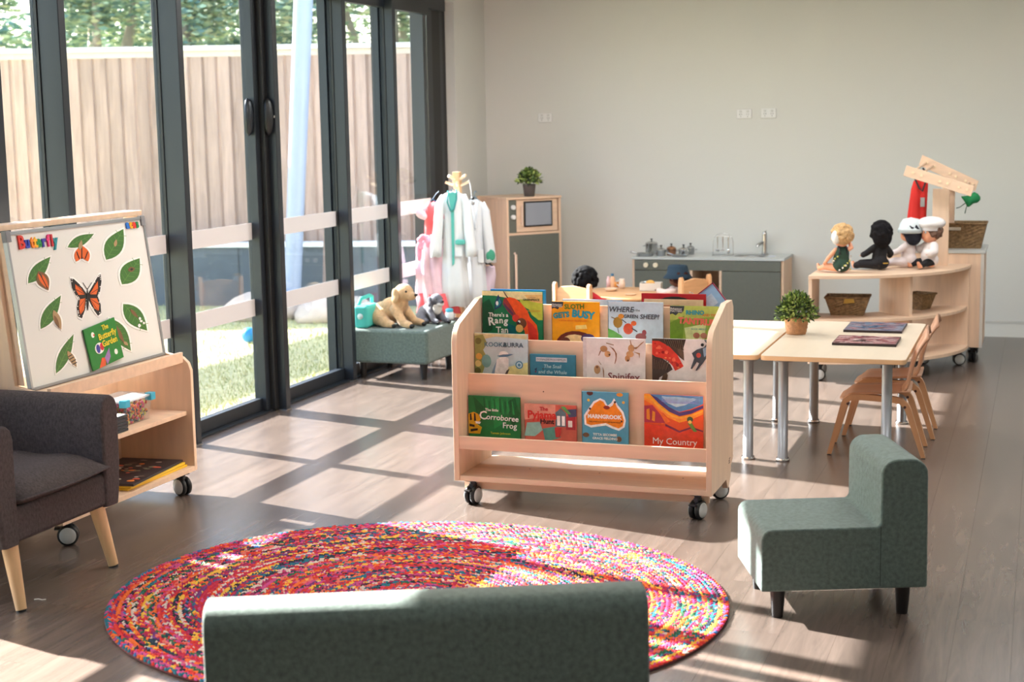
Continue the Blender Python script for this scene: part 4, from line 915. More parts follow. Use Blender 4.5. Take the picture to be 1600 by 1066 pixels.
book('bright orange and red picture book with sweeping landscape bands, right of the lowest tier', .252, .235, .010, tb_(.824, .120, .2685), (222, 84, 34), [
    ((80, 140, 190), [(.1, 0), (1, 0), (1, .13), (.8, .22), (.6, .28), (.4, .2), (.2, .08)]), ((190, 220, 230), [(.3, .03), (.6, .03), (.9, .05), (.7, .16), (.55, .2), (.4, .14)]), ((70, 60, 120), [(.1, 0), (.22, .05), (.42, .2), (.6, .29), (.8, .24), (1, .15), (1, .2), (.8, .3), (.6, .35), (.4, .27), (.2, .12), (0, .05)]),
    ((244, 160, 40), [(0, 0), (.1, 0), (.25, .15), (.45, .30), (.6, .36), (.8, .31), (1, .22), (1, .30), (.8, .40), (.6, .46), (.4, .38), (.2, .2), (0, .1)]), ((236, 110, 40), [(0, .1), (.2, .2), (.35, .36), (.45, .45), (.3, .5), (.2, .3), (0, .18)]), ((170, 50, 70), [(0, .2), (.14, .18), (.28, .34), (.36, .48), (0, .48)]), ((226, 140, 40), [(.04, .26), (.09, .24), (.10, .44), (.04, .42)]), ((226, 140, 40), [(.14, .28), (.19, .30), (.18, .46), (.13, .44)]),
    *[((250, 186-k*16, 60), [(0, .03+k*.022), (.1, .05+k*.022), (.28, .21+k*.02), (.47, .34+k*.012), (.6, .375+k*.012), (.8, .33+k*.012), (1, .245+k*.01), (1, .252+k*.01), (.8, .338+k*.012), (.6, .385+k*.012), (.46, .352+k*.012), (.27, .222+k*.02), (.1, .06+k*.022), (0, .04+k*.022)]) for k in range(4)], *[((150, 190-k*10, 220), [(.3, .02+k*.022), (.55, .05+k*.02), (.8, .04+k*.02), (.95, .01+k*.03), (.95, .016+k*.03), (.8, .048+k*.02), (.55, .058+k*.02), (.3, .028+k*.022)]) for k in range(5)], ((120, 40, 70), [(.36, .49), (.6, .60), (.8, .52), (1, .58), (1, .6), (.8, .55), (.6, .63), (.36, .53)]), ((214, 60, 30), [(0, .50), (.36, .53), (.6, .63), (.8, .56), (1, .62), (1, .95), (0, .95)]), ((60, 90, 60), circ(.78, .40, .05)), ((90, 140, 60), [(.74, .46), (.80, .44), (.90, .60), (.84, .60)]), ((230, 190, 90), circ(.78, .44, .03))],
    [('My Country', .52, .79, .155, (236, 226, 220), 0, .0)])
# ---- books on the far side, only their tops in view
book('blue backed book standing at the far side of the trolley behind the orange ape book', .26, .30, .012, tb_(.045, .395, .603), (38, 118, 176))
book('pale grey blue book standing at the far side behind the orange sloth book', .272, .265, .012, tb_(.385, .395, .600), (150, 172, 196))
rb_ = book('red bordered book standing at the far side behind the sheep book', .285, .295, .010, tb_(.742, .405, .602), (186, 22, 34), [((40, 36, 32), circ(.52, .18, .30, .14, 18))])
book('tan envelope-shaped book in front of the red bordered book', .262, .262, .006, tb_(.757, .385, .612), (222, 190, 152), [((196, 120, 90), [(.30, .10), (.6, .09), (.6, .105), (.3, .115)]), ((150, 130, 100), [(.28, .14), (.66, .135), (.66, .15), (.28, .155)]), ((196, 120, 90), [(.32, .17), (.62, .165), (.62, .18), (.32, .185)])])
bp_ = book('blue and white cloth book sticking up at the right end of the trolley', .10, .12, .006, tb_(.992, .43, .780), (150, 186, 226), [((196, 216, 240), [(.2, .3), (.7, .3), (.7, .8), (.2, .8)])], rz=0)
bp_.rotation_euler = (0, R_(-38), 0); bp_.location = tb_(1.045, .43, .785)
MB().box((-.004, -.008, -.004), (.104, .001, .0)).box((-.004, -.008, -.004), (0, .001, .124)).box((-.004, -.008, .12), (.104, .001, .124)).box((.10, -.008, -.004), (.104, .001, .124)).build('red_border', flat((150, 30, 66)), bp_)
MB().tube([(0, -.003, .12), (-.012, -.003, .14), (-.004, -.003, .152), (.004, -.003, .14), (0, -.003, .12)], .002, 6).build('hanging_loop', flat((200, 200, 196)), bp_)

# ================================================================ TABLES
def table(lb, x0, x1, y0, y1, legs, rz=0):
    t = thing('activity_table', lb, 'table', (x0, y0, 0), rz, 'activity tables')
    w_, d_ = x1-x0, y1-y0
    MB().prism(rounded_rect(0, w_, 0, d_, .03), .500, .5225).build('table_edge', M_('table_edge'), t, bevel=.003)
    MB().prism(rounded_rect(.0015, w_-.0015, .0015, d_-.0015, .03), .5225, .5235).build('tabletop', M_('table_top'), t)
    for lx, ly in legs:
        l = MB().lathe([(.0245, .500), (.0245, .012), (.0265, .012), (.0265, .009)], (lx, ly, 0), 28).build('leg', mat('leg_silver', (140, 143, 147), .42, metal=.55), t)
        MB().lathe([(.031, .014), (.034, .008), (.034, 0), (0, 0)], (lx, ly, 0), 24).build('foot_glide', M_('chrome'), l)
        MB().cyl((lx, ly, .488), (lx, ly, .5), .045, n=20).build('fixing_plate', M_('grey_plastic'), t)
    return t
table('pale laminate table whose left end is hidden behind the book trolley', -1.94, -1.262, 7.19, 8.44, ((.09, .09), (.62, .08), (.09, 1.16), (.60, 1.07)))
table('pale laminate table with a basket plant, two chairs pushed in at its side', -1.252, -.575, 7.19, 8.50, ((.10, .08), (.585, .10), (.11, 1.07), (.57, 1.14)))
# art boards on the table
def art_board(lb, x0, x1, y0, y1, base, cols_, seed, sk=0):
    t = thing('art_board', lb, 'board', ((x0+x1)/2, (y0+y1)/2, .5236), 0, 'patterned boards on the table')
    wx, wy = (x1-x0)/2, (y1-y0)/2
    MB().box((-wx, -wy, 0), (wx, wy, .012)).build('backing', flat((44, 30, 30), .5), t, bevel=.001)
    r = random.Random(seed); mb = MB(); mt = [flat(c, .3) for c in [base]+cols_]
    mb.box((-wx+.003, -wy+.003, .012), (wx-.003, wy-.003, .0124), mi=0)
    for k in range(170):
        cx, cy = r.uniform(-wx*.9, wx*.9), r.uniform(-wy*.92, wy*.92); l = r.uniform(.012, .035); h = r.uniform(.003, .008)
        q = [(max(-wx+.004, min(wx-.004, cx+a)), max(-wy+.004, min(wy-.004, cy+b))) for a, b in ((-l, 0), (-l*.4, h), (l*.4, h*.7), (l, h*1.2), (l*.5, -h*.4), (-l*.4, -h*.3))]
        mb.prism(q, .0124, .0126+k*.000008, mi=1+r.randrange(len(cols_)))
    mb.build('printed_pattern', mt, t)
art_board('blue and grey patterned board farther along the pale table', -.968, -.668, 8.08, 8.42, (92, 100, 124), [(156, 110, 120), (70, 120, 150), (44, 48, 70), (190, 120, 110), (150, 160, 176)], 3)
art_board('red and cream swirl patterned board nearer the front of the table', -.965, -.655, 7.60, 7.88, (104, 40, 50), [(226, 200, 198), (170, 90, 100), (44, 24, 30), (210, 170, 168)], 5)

# ================================================================ CHILD CHAIRS
def child_chair(lb, x, y, rz=0):
    """front faces -x; origin on the floor under the seat centre"""
    t = thing('child_chair', lb, 'chair', (x, y, 0), rz, 'bent plywood chairs pushed in at the table')
    hw = .145
    # seat: curved shell
    n = 14; vs = []; 
    for i in range(n+1):
        s = i/n; xx = -.175+.34*s; zz = .300+.020*math.sin(s*math.pi*.5)-.030*max(0, .18-s)/.18-.008*math.sin(s*math.pi)
        for j in range(7):
            v = j/6*2-1; wv = hw*(1-.12*max(0, .25-s)/.25*abs(v)**3)
            vs.append((xx+.02*abs(v)**4*(1 if s < .1 else 0), wv*v, zz+.010*v*v))
    fs = [(i*7+j, (i+1)*7+j, (i+1)*7+j+1, i*7+j+1) for i in range(n) for j in range(6)]
    o = MB().add(vs, fs, 0, True).build('seat', M_('chair_ply'), t); q = o.modifiers.new('s', 'SOLIDIFY'); q.thickness = .010
    # backrest with oval grip hole: grid, bent
    nb, mbk = 16, 12; vs = []; fs = []
    for i in range(nb+1):
        s = i/nb
        for j in range(mbk+1):
            v = j/mbk*2-1; wv = hw*(1-.10*s)*(1-.0*s)
            topc = .045*abs(v)**3.2*s**4
            z = .325+.305*s-topc; xb = .150+.02*s+.075*s*s+.012*(1-v*v)*0
            if s < .12: xb = .150-.02*(1-s/.12)**2
            vs.append((xb-.012*(1-v*v), wv*v, z))
    for i in range(nb):
        for j in range(mbk):
            if 12 <= i <= 13 and 4 <= j <= 7: continue
            a = i*(mbk+1)+j; fs.append((a, a+mbk+1, a+mbk+2, a+1))
    o = MB().add(vs, fs, 0, True).build('backrest', M_('chair_ply'), t); q = o.modifiers.new('s', 'SOLIDIFY'); q.thickness = .010
    for s in (-1, 1):
        y0 = s*(hw-.004)
        out = []; 
        # inverted U: front foot, up, rail, down to rear foot
        cl = [(-.215, 0), (-.145, .262)]; r = .035
        path = [(-.215, 0), (-.150, .245), (-.140, .272), (-.115, .290), (-.06, .292), (.09, .284), (.125, .276), (.148, .255), (.158, .235), (.232, 0)]
        tk = .029
        mb = MB(); L = []; Rr = []
        for k, (px_, pz_) in enumerate(path):
            a_ = path[max(0, k-1)]; b_ = path[min(len(path)-1, k+1)]; dx, dz = b_[0]-a_[0], b_[1]-a_[1]; l = math.hypot(dx, dz); nx_, nz_ = -dz/l, dx/l
            e = tk*(1 if 0 < k < len(path)-1 else .75)
            L.append((px_+nx_*e/2, pz_+nz_*e/2)); Rr.append((px_-nx_*e/2, pz_-nz_*e/2))
        for k in range(len(path)-1):
            q4 = [L[k], L[k+1], Rr[k+1], Rr[k]]
            mb.prism([(a1, max(.004, b1)) for a1, b1 in q4], y0-.017, y0+.017, 'Y')
        f = mb.build('leg_frame', M_('chair_frame'), t)
        MB().cyl((-.128, y0-s*.0-.0175, .258), (-.128, y0+.0175, .258), .007, n=12).cyl((.142, y0-.0175, .250), (.142, y0+.0175, .250), .007, n=12).build('bolt_cap', flat((70, 40, 34)), f)
        for xx in (-.215, .232): MB().box((xx-.009, y0-.015, 0), (xx+.009, y0+.015, .006)).build('foot_pad', M_('black_plastic'), f)
    return t
ch1 = child_chair('bent plywood child chair nearer the green seat, tucked under the table', -.745, 7.62, R_(1))
ch2 = copy_tree(ch1); ch2.location = (-.728, 8.085, 0); ch2['label'] = 'bent plywood child chair farther along, beside the toy storage'
ch1.rotation_euler = (0, 0, R_(2))

# ================================================================ PLANTS
def bush(seed, n, R, H, sz, mats, base=0):
    r = random.Random(seed); mb = MB()
    for k in range(n):
        a = r.random()*6.28; ph = r.uniform(-.15, 1.45); rad = R*(.72+.36*r.random())
        c = Vector((math.cos(a)*math.cos(ph)*rad, math.sin(a)*math.cos(ph)*rad, base+math.sin(ph)*H*(.8+.3*r.random())))
        d = (Vector((c.x, c.y, (c.z-base)*1.0))+Vector((r.gauss(0, .5), r.gauss(0, .5), r.gauss(0, .5)))*R).normalized()
        u_ = d.cross(Vector((r.gauss(0, 1), r.gauss(0, 1), r.gauss(0, 1)))).normalized(); n_ = d.cross(u_)
        s = sz*r.uniform(.6, 1.25)
        mb.add([c, c+d*s*.4+u_*s*.28+n_*s*.06, c+d*s, c+d*s*.4-u_*s*.28+n_*s*.06], [(0, 1, 2, 3)], r.randrange(len(mats)))
    return mb
pt = thing('potted_plant', 'small leafy green plant in a woven basket pot standing on the pale table', 'plant', (-1.195, 7.96, .5236))
wp = MB(); n = 28
pf = [(.044, 0), (.050, .012), (.055, .03), (.058, .05), (.060, .070), (.062, .088)]
vs = []
for k in range(15):
    z = .088*k/14; r0 = .046+.017*(z/.088)**.6
    for i in range(36):
        a = 2*math.pi*i/36; vs.append(((r0+.0028*math.cos(a*9+k*2.1))*math.cos(a), (r0+.0028*math.cos(a*9+k*2.1))*math.sin(a), z+.002*math.sin(a*9+k)))
wp.add(vs, [(k*36+i, k*36+(i+1) % 36, (k+1)*36+(i+1) % 36, (k+1)*36+i) for k in range(14) for i in range(36)]+[tuple(range(35, -1, -1))], 0, True)
wp.lathe([(.064, .086), (.066, .09), (.062, .094), (.056, .088), (.05, .075), (0, .074)], n=36)
wp.build('basket_pot', mat('basket_orange', (186, 134, 92), .7, var=.25, vscale=50, bump=.6, bscale=140), pt)
sg = MB()
for k in range(16):
    a = k*2.4; sg.tube([(0, 0, .07), (.03*math.cos(a), .03*math.sin(a), .11), (.07*math.cos(a), .07*math.sin(a), .14+.03*(k % 3))], .0015, 5)
sg.build('stems', flat((90, 90, 50)), pt)
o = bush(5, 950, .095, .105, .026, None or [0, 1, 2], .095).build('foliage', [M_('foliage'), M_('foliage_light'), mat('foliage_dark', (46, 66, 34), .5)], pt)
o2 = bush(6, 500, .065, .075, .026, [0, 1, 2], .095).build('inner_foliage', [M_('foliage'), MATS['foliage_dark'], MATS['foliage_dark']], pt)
# ================================================================ CURVED TOY STORAGE
CX, CY = -1.36, 10.46; RO, RI = .93, .58
cs = thing('curved_shelf', 'quarter round birch toy shelf on castors with dolls sitting on top', 'shelf', (CX, CY, 0))
def sector(r0, r1, a0, a1, n=16):
    return [(r1*math.cos(R_(a0+(a1-a0)*i/n)), r1*math.sin(R_(a0+(a1-a0)*i/n))) for i in range(n+1)]+[(r0*math.cos(R_(a1-(a1-a0)*i/n)), r0*math.sin(R_(a1-(a1-a0)*i/n))) for i in range(n+1)]
MB().prism(sector(RI-.03, RO, -90, 0, 22), .648, .668).build('top_shelf', M_('birch'), cs, bevel=.002)
MB().prism(sector(RI, RO-.02, -88.5, -1.5, 20), .372, .392).build('shelf', M_('birch'), cs, bevel=.002)
MB().prism(sector(RI, RO-.005, -88.5, -1.5, 20), .112, .134).build('bottom_shelf', M_('birch'), cs, bevel=.002)
MB().box((.0, -RO+.012, .112), (.022, -RI, .648)).build('side_panel', M_('birch_v'), cs, bevel=.002)
MB().box((RI-.03, -.022, .112), (RO-.01, 0, .648)).build('side_panel', M_('birch_v'), cs, bevel=.002)
MB().box((RI, -.011, .134), (RO-.05, .011, .648)).build('divider', M_('birch_v'), cs, rot=(0, 0, R_(-47)), bevel=.001)
MB().cyl((RO-.09, -.0225, .625), (RO-.09, -.026, .625), .012, n=14).build('screw_cap', flat((222, 200, 170)), cs)
for a, r_, aa in ((-86, RO-.07, .3), (-86, RI+.07, 1.2), (-42, RO-.06, .1), (-3, RO-.06, .25), (-45, RI+.05, .8), (-4, RI+.06, .5)):
    castor(cs, r_*math.cos(R_(a)), r_*math.sin(R_(a)), aa, .040, .113)
# pale cupboard behind it
cb = thing('low_cupboard', 'pale low cupboard with light grey top standing behind the curved toy shelf', 'cupboard', (-1.02, CY+.012, 0))
MB().box((0, 0, .11), (.668, .50, .735)).build('carcass', M_('birch_v'), cb, bevel=.002)
MB().box((-.004, -.006, .735), (.678, .506, .757)).build('benchtop', M_('benchtop'), cb, bevel=.003)
MB().box((.650, -.004, .11), (.670, 0, .735)).build('edge_strip', flat((206, 200, 192)), cb)
for x, y in ((.06, .06), (.60, .10), (.06, .44), (.60, .44)): castor(cb, x, y, x*3, .040, .112)
# hanging frame: post with two slanting rails
hf = thing('clothes_stand', 'birch post with two slanting pegged rails holding dress-up clothes', 'stand', (-.62, 10.40, .668))
MB().box((-.055, -.085, 0), (.050, -.065, .50)).build('post', M_('birch_v'), hf, bevel=.002)
MB().box((.0, .28, .0895), (.065, .30, .52)).box((.0, -.065, .0895), (.014, .28, .50)).build('post', M_('birch_v'), hf, bevel=.002)
def rail(Y, TL, BR_, BL, nm='rail'):
    a, b, c = [at_y(*q, Y) for q in (TL, BR_, BL)]
    tr_ = a+(b-c); L = hf.location
    mb = MB().prism([((p.x-L.x), (p.z-L.z)) for p in (c, b, tr_, a)], Y-L.y-.010, Y-L.y+.010, 'Y')
    o = mb.build(nm, M_('birch'), hf, bevel=.002)
    d = (b-c); pg = MB()
    for t in (.12, .25, .52, .63, .80, .92):
        q = c+d*t+(a-c)*.5-L; pg.cyl((q.x, q.y-.010, q.z), (q.x, q.y-.016, q.z), .0085, n=12)
    pg.build('peg_cap', flat((236, 214, 180), .4), o)
    return a, b, c
ra = rail(10.24, (1416.7, 258.5), (1517, 307), (1411.5, 274.4))
rb2 = rail(10.62, (1441, 242), (1524, 299), (1436, 258))
pg = MB(); L = hf.location
for t in (.10, .22, .86, .94):
    q0 = ra[2]+(ra[1]-ra[2])*t+(ra[0]-ra[2])*.5-L; q1 = rb2[2]+(rb2[1]-rb2[2])*t+(rb2[0]-rb2[2])*.5-L; pg.cyl(q0, q1, .008, n=10)
pg.build('peg_rod', M_('birch'), hf)

# woven baskets
def basket(lb, x, y, z, w0, w1, d0, d1, h, rz=0, handle=True):
    t = thing('wicker_basket', lb, 'basket', (x, y, z), rz, 'woven baskets')
    n = 14; vs = []; mb = MB()
    def ringp(k, off=0):
        s = k/n; w = (w0+(w1-w0)*s)/2-off; d = (d0+(d1-d0)*s)/2-off; zz = h*s; out = []
        N = 40
        for i in range(N):
            u_ = i/N*4; e = int(u_); f = u_-e
            p = [(-w+2*w*f, -d), (w, -d+2*d*f), (w-2*w*f, d), (-w, d-2*d*f)][e]
            b = .0022*math.sin(i*math.pi*.8+k*math.pi)*(0 if off else 1)
            out.append((p[0]*(1+b/w), p[1]*(1+b/d), zz))
        return out
    for k in range(n+1): vs += ringp(k)
    mb.add(vs, [(k*40+i, k*40+(i+1) % 40, (k+1)*40+(i+1) % 40, (k+1)*40+i) for k in range(n) for i in range(40)]+[tuple(range(39, -1, -1))], 0, False)
    vs = []
    for k in (n, 0): vs += ringp(k, .009)
    mb.add(vs, [(i, (i+1) % 40, 40+(i+1) % 40, 40+i) for i in range(40)]+[tuple(range(40, 80))], 0, False)
    mb.build('basket_body', M_('wicker'), t)
    w, d = w1/2, d1/2
    MB().tube([(-w, -d, h), (w, -d, h), (w, d, h), (-w, d, h)], .007, 8, closed=True).build('rim', M_('wicker'), t)
    if handle: MB().box((-w*.70, -d-.003, h*.74), (-w*.12, -d+.006, h*.86)).build('label_holder', flat((206, 196, 180)), t, bevel=.002)
    return t
basket('large dark wicker basket on the grey topped cupboard beside the post', -.49, 10.70, .757, .22, .29, .20, .24, .165)
b_ = at_y(1328, 494, 9.98); basket('wide brown wicker basket in the left bay of the curved shelf', b_.x, 9.86, .392, .20, .275, .15, .20, .115, .04, False)
MB().prism([(-.02, .08), (.05, .085), (.04, .118), (-.01, .12)], -.104, -.100, 'Y').build('yellow_cloth_edge', flat((180, 140, 50)), bpy.data.objects['wicker_basket.001'])
basket('brown wicker basket half hidden behind the divider of the curved shelf', at_y(1437, 480, 10.22).x, 10.22, .392, .09, .15, .11, .15, .10, -.5, False)

# ================================================================ CLOTH SHAPES
def garment(parent, name, m, secs, folds=9, n=48, ph=0, M=None, thick=.002, loc=(0, 0, 0)):
    """secs: (z, cx, cy, rx, ry, fold) rings"""
    vs = []
    for (z, cx, cy, rx, ry, fd) in secs:
        for i in range(n):
            a = 2*math.pi*i/n
            k = 1+fd*(math.sin(a*folds+ph+z*6)+.5*math.sin(a*(folds*1.7)+1+z*11))
            vs.append((cx+rx*k*math.cos(a), cy+ry*k*math.sin(a), z+.004*math.sin(a*5+z*20)))
    fs = [(k*n+i, (k+1)*n+i, (k+1)*n+(i+1) % n, k*n+(i+1) % n) for k in range(len(secs)-1) for i in range(n)]
    o = MB().add(vs, fs, 0, True, M).build(name, m, parent, loc)
    if thick: q = o.modifiers.new('s', 'SOLIDIFY'); q.thickness = thick
    return o
def clean(o): return o

# red vest and green cloth on the frame
v0 = at_y(1440, 282, 10.40)
vt = thing('red_vest', 'bright red dress-up vest with a grey reflective band hanging from the slanting rails', 'clothes', (v0.x, 10.40, v0.z))
garment(vt, 'vest_body', mat('red_cloth', (206, 40, 34), .85), [(.02, .0, 0, .028, .03, .03), (-.01, -.005, 0, .045, .04, .05), (-.06, -.012, 0, .050, .035, .08), (-.14, -.018, 0, .052, .036, .1), (-.24, -.024, 0, .056, .038, .12), (-.325, -.03, 0, .058, .04, .12)], 5)
MB().box((-.002, -.043, -.17), (.026, -.038, -.11)).build('reflective_band', flat((160, 158, 156)), vt, bevel=.001)
MB().tube([(-.04, -.03, .01), (-.01, -.045, -.05), (.01, -.046, -.07), (.03, -.03, .0), (.035, 0, .05), (.005, .0, .08)], .006, 8).build('black_trim', flat((30, 26, 28)), vt)
g0 = at_y(1517, 312, 10.42)
gt = thing('green_cloth', 'small bright green tied cloth hanging at the low end of the slanting rails', 'clothes', (g0.x, 10.42, g0.z))
mb = MB().ball((0, 0, 0), (.055, .03, .04), 14, 9)
mb.v = [(x*(1+.25*math.sin(z*60)), y, z+.012*math.sin(x*70)) for x, y, z in mb.v]
mb.build('cloth_bundle', mat('green_cloth', (28, 128, 74), .85), gt)
MB().tube([(0, 0, .03), (-.01, -.02, .06)], .008).tube([(-.03, 0, -.02), (-.07, 0, -.05), (-.09, -.01, -.055)], .003, 6).tube([(-.02, 0, -.03), (-.03, 0, -.06), (-.035, 0, -.09)], .003, 6).build('tie_cord', flat((24, 70, 50)), gt)

# ================================================================ DOLLS
def capsule(mb, a, b, ra, rb, n=12):
    mb.cyl(a, b, ra, rb, n); mb.ball(a, ra, n, 8); mb.ball(b, rb, n, 8)
skinL = mat('doll_skin', (232, 164, 128), .5); skinD = mat('doll_skin_dark', (104, 62, 46), .5)
def headfit(o, hs):
    for v in o.data.vertices: v.co = (v.co.x*hs, v.co.y*hs, .165+(v.co.z-.165)*hs)
    return o
def doll(lb, loc, rz, skin, s=1, arms=((.07, .03, .065), (-.07, .03, .065)), legs=((.045, .13), (-.045, .13)), hair=None, outfit=None, hat=None, face=True, hs=1.0):
    """sitting doll, faces local +y, origin between the seat; arms give hand positions, legs foot positions (x, y)"""
    t = thing('doll', lb, 'doll', loc, rz, 'dolls'); t.scale = (s, s, s); t['hs'] = hs
    mb = MB()
    mb.ball((0, 0, .200), (.043, .045, .050), 16, 12); mb.ball((0, .040, .192), (.006, .008, .006), 8, 6)
    mb.ball((0, .020, .182), (.032, .025, .028), 12, 8)
    for sx in (-1, 1): mb.ball((sx*.043, 0, .198), (.007, .010, .013), 8, 6)
    mb.v = [(x*hs, y*hs, .165+(z-.165)*hs) for x, y, z in mb.v]
    capsule(mb, (0, 0, .13), (0, 0, .165), .017, .016)
    mb.ball((0, 0, .105), (.036, .028, .045), 14, 10); mb.ball((0, 0, .048), (.042, .036, .042), 14, 10); mb.ball((0, .008, .075), (.038, .034, .045), 14, 10)
    for h, sx in zip(arms, (1, -1)):
        sh = Vector((sx*.034, 0, .132)); hd = Vector(h); el = (sh+hd)/2+Vector((sx*.016, -.008, -.010))
        capsule(mb, sh, el, .015, .012); capsule(mb, el, hd, .012, .009)
        mb.ball(hd, (.011, .013, .009), 10, 7)
        d = (hd-el).normalized()
        for k in range(4):
            o_ = Vector((sx*(-.009+.006*k), 0, 0)); capsule(mb, hd+o_*.8, hd+o_+d*(.017-.002*abs(k-1.5)), .0036, .003, 8)
        capsule(mb, hd+Vector((-sx*.009, 0, .002)), hd+Vector((-sx*.016, .006, .006)), .004, .0034, 8)
    for (fx, fy), sx in zip(legs, (1, -1)):
        hp = Vector((sx*.024, .010, .032)); kn = Vector((fx*.8, fy*.55, .034)); ft = Vector((fx, fy, .018))
        capsule(mb, hp, kn, .026, .019); capsule(mb, kn, ft, .018, .013); capsule(mb, ft+Vector((0, .004, .0)), ft+Vector((sx*.004, .016, .022)), .012, .010)
    link('body', baked(mb, .0042, 3), skin, t)
    n0 = len(t.children_recursive)
    if face:
        for sx in (-1, 1):
            e = MB().ball((sx*.017, .042, .206), (.0075, .004, .006), 10, 7).build('eye', flat((240, 240, 238), .2), t)
            MB().ball((sx*.017, .0452, .206), (.004, .0018, .004), 8, 6).build('pupil', flat((50, 36, 30), .2), e)
        MB().ball((0, .0445, .176), (.009, .003, .003), 8, 6).build('mouth', flat((190, 80, 80)), t)
        for o in t.children_recursive:
            if o.name.split('.')[0] in ('eye', 'pupil', 'mouth'): headfit(o, hs)
    return t
def hair_cap(t, rgb, kind='short'):
    mb = MB(); r = random.Random(len(t.name)+int(rgb[0]))
    mb.ball((0, -.008, .210), (.050, .050, .052), 16, 12)
    if kind == 'long': mb.ball((0, -.022, .185), (.048, .036, .050), 14, 10)
    for k in range(90 if kind != 'afro' else 170):
        a = r.random()*6.28; ph = r.uniform(-.55, 1.5)
        if math.sin(a) > .55 and ph < .5: continue
        R0 = .049 if kind != 'afro' else .056
        c = (R0*math.cos(a)*math.cos(ph), -.008+R0*math.sin(a)*math.cos(ph), .210+R0*math.sin(ph))
        mb.ball(c, .010 if kind != 'afro' else .012, 7, 5)
    headfit(link('hair', baked(mb, .0042, 1), mat('hair_%d_%d' % (rgb[0], rgb[1]), rgb, .9, var=.3, vscale=90, spec=.2), t), t['hs'])
def outfit(t, rgb, arms=True, legs=True, A=None, Lg=None, fat=.005, name='outfit', top=.150, hem=0):
    mb = MB(); f = fat
    mb.ball((0, 0, .105), (.036+f, .028+f, .045+f), 14, 10); mb.ball((0, 0, .048), (.042+f, .036+f, .045), 14, 10); mb.ball((0, .008, .075), (.038+f, .034+f, .045+f), 14, 10)
    if A:
        for h, sx in zip(A, (1, -1)):
            sh = Vector((sx*.034, 0, .132)); hd = Vector(h); el = (sh+hd)/2+Vector((sx*.016, -.008, -.010)); w_ = el+(hd-el)*.78
            capsule(mb, sh, el, .015+f, .013+f); capsule(mb, el, w_, .013+f, .012+f)
    if Lg:
        for (fx, fy), sx in zip(Lg, (1, -1)):
            hp = Vector((sx*.024, .010, .036)); kn = Vector((fx*.8, fy*.55, .036)); ft = Vector((fx, fy, .020)); an = kn+(ft-kn)*.72
            capsule(mb, hp, kn, .026+f, .020+f); capsule(mb, kn, an, .018+f, .015+f)
    me = baked(mb, .0045, 3)
    return link(name, me, mat('%s_%d_%d_%d' % (name, *rgb), rgb, .9, bump=.3, bscale=90), t)
TOPZ = .668
def on_top(px, py): return at_z(px, py, TOPZ)
p = on_top(1314, 427); A1 = ((.05, .02, .175), (-.085, .03, .060)); L1 = ((.05, .115), (-.10, .10))
d = doll('fair-haired doll in green patterned overalls with one arm raised on the curved shelf', (p.x, p.y+.02, TOPZ), R_(24), skinL, 1.10, A1, L1, hs=1.2)
hair_cap(d, (196, 158, 112), 'short'); headfit(MB().ball((-.035, -.022, .200), (.022, .026, .034), 12, 9).build('white_hair_bow', flat((232, 228, 222)), d), 1.2)
o = outfit(d, (40, 66, 52), A=None, Lg=None, fat=.009, name='overalls')
sm = MB()
for k in range(26):
    a = k*2.4; z = .02+.09*(k % 7)/7; sm.ball((.052*math.cos(a), .047*math.sin(a), z), .006, 6, 4, mi=k % 2)
sm.build('printed_flowers', [flat((190, 180, 90)), flat((220, 210, 200))], o)
MB().tube([(.022, -.034, .11), (.022, -.030, .145), (.018, .0, .160), (.02, .03, .12)], .005).tube([(-.022, -.034, .11), (-.022, -.030, .145), (-.018, .0, .160), (-.02, .03, .12)], .005).build('straps', flat((60, 40, 60)), d)
p = on_top(1374, 423); A2 = ((.08, .05, .075), (-.085, .05, .085)); L2 = ((.075, .115), (-.11, .10))
d = doll('doll seen from behind in a plain black suit with black hair on the curved shelf', (p.x, p.y+.025, TOPZ), R_(30), skinL, 1.12, A2, L2, hs=1.2)
hair_cap(d, (24, 22, 24), 'long'); outfit(d, (26, 25, 28), A=A2, Lg=L2, name='black_suit'); MB().lathe([(.0225, -.006), (.0225, .006)], (0, 0, 0), 16, M=Matrix.Translation((-.078, .078, .030)) @ Matrix.Rotation(.7, 4, 'Z') @ Matrix.Rotation(math.pi/2, 4, 'X')).build('yellow_cuff_band', flat((190, 190, 60)), d)
MB().box((.0, -.0445, .040), (.030, -.042, .046)).build('gold_print', flat((190, 150, 60)), d)
p = on_top(1420, 419); A3 = ((.06, .06, .09), (-.075, .065, .085)); L3 = ((.05, .125), (-.06, .12))
d = doll('dark-haired doll in white overalls and white knitted cap on the curved shelf', (p.x, p.y+.02, TOPZ), R_(58), skinL, 1.12, A3, L3, hs=1.2)
hair_cap(d, (40, 42, 52), 'long'); outfit(d, (222, 208, 206), A=A3, Lg=L3, name='white_overalls')
mb = MB().lathe([(.056, .196), (.060, .200), (.060, .214), (.055, .222), (.052, .240), (.036, .262), (0, .270)], (0, -.006, 0), 24); headfit(mb.build('knitted_cap', mat('cap_white', (214, 222, 224), .9, bump=.4, bscale=80), d), 1.2)
headfit(MB().lathe([(.0605, .200), (.0625, .206), (.0605, .213)], (0, -.006, 0), 24).build('cap_band', flat((176, 186, 188)), d), 1.2)
p = at_y(1453, 412, 10.13); A4 = ((.07, .03, .11), (-.06, .05, .09)); L4 = ((.05, .10), (-.05, .10))
d = doll('doll in a white chef jacket and puffy white hat beside the wooden post', (p.x, 10.13, TOPZ), R_(128), skinL, 1.10, A4, L4, hs=1.15)
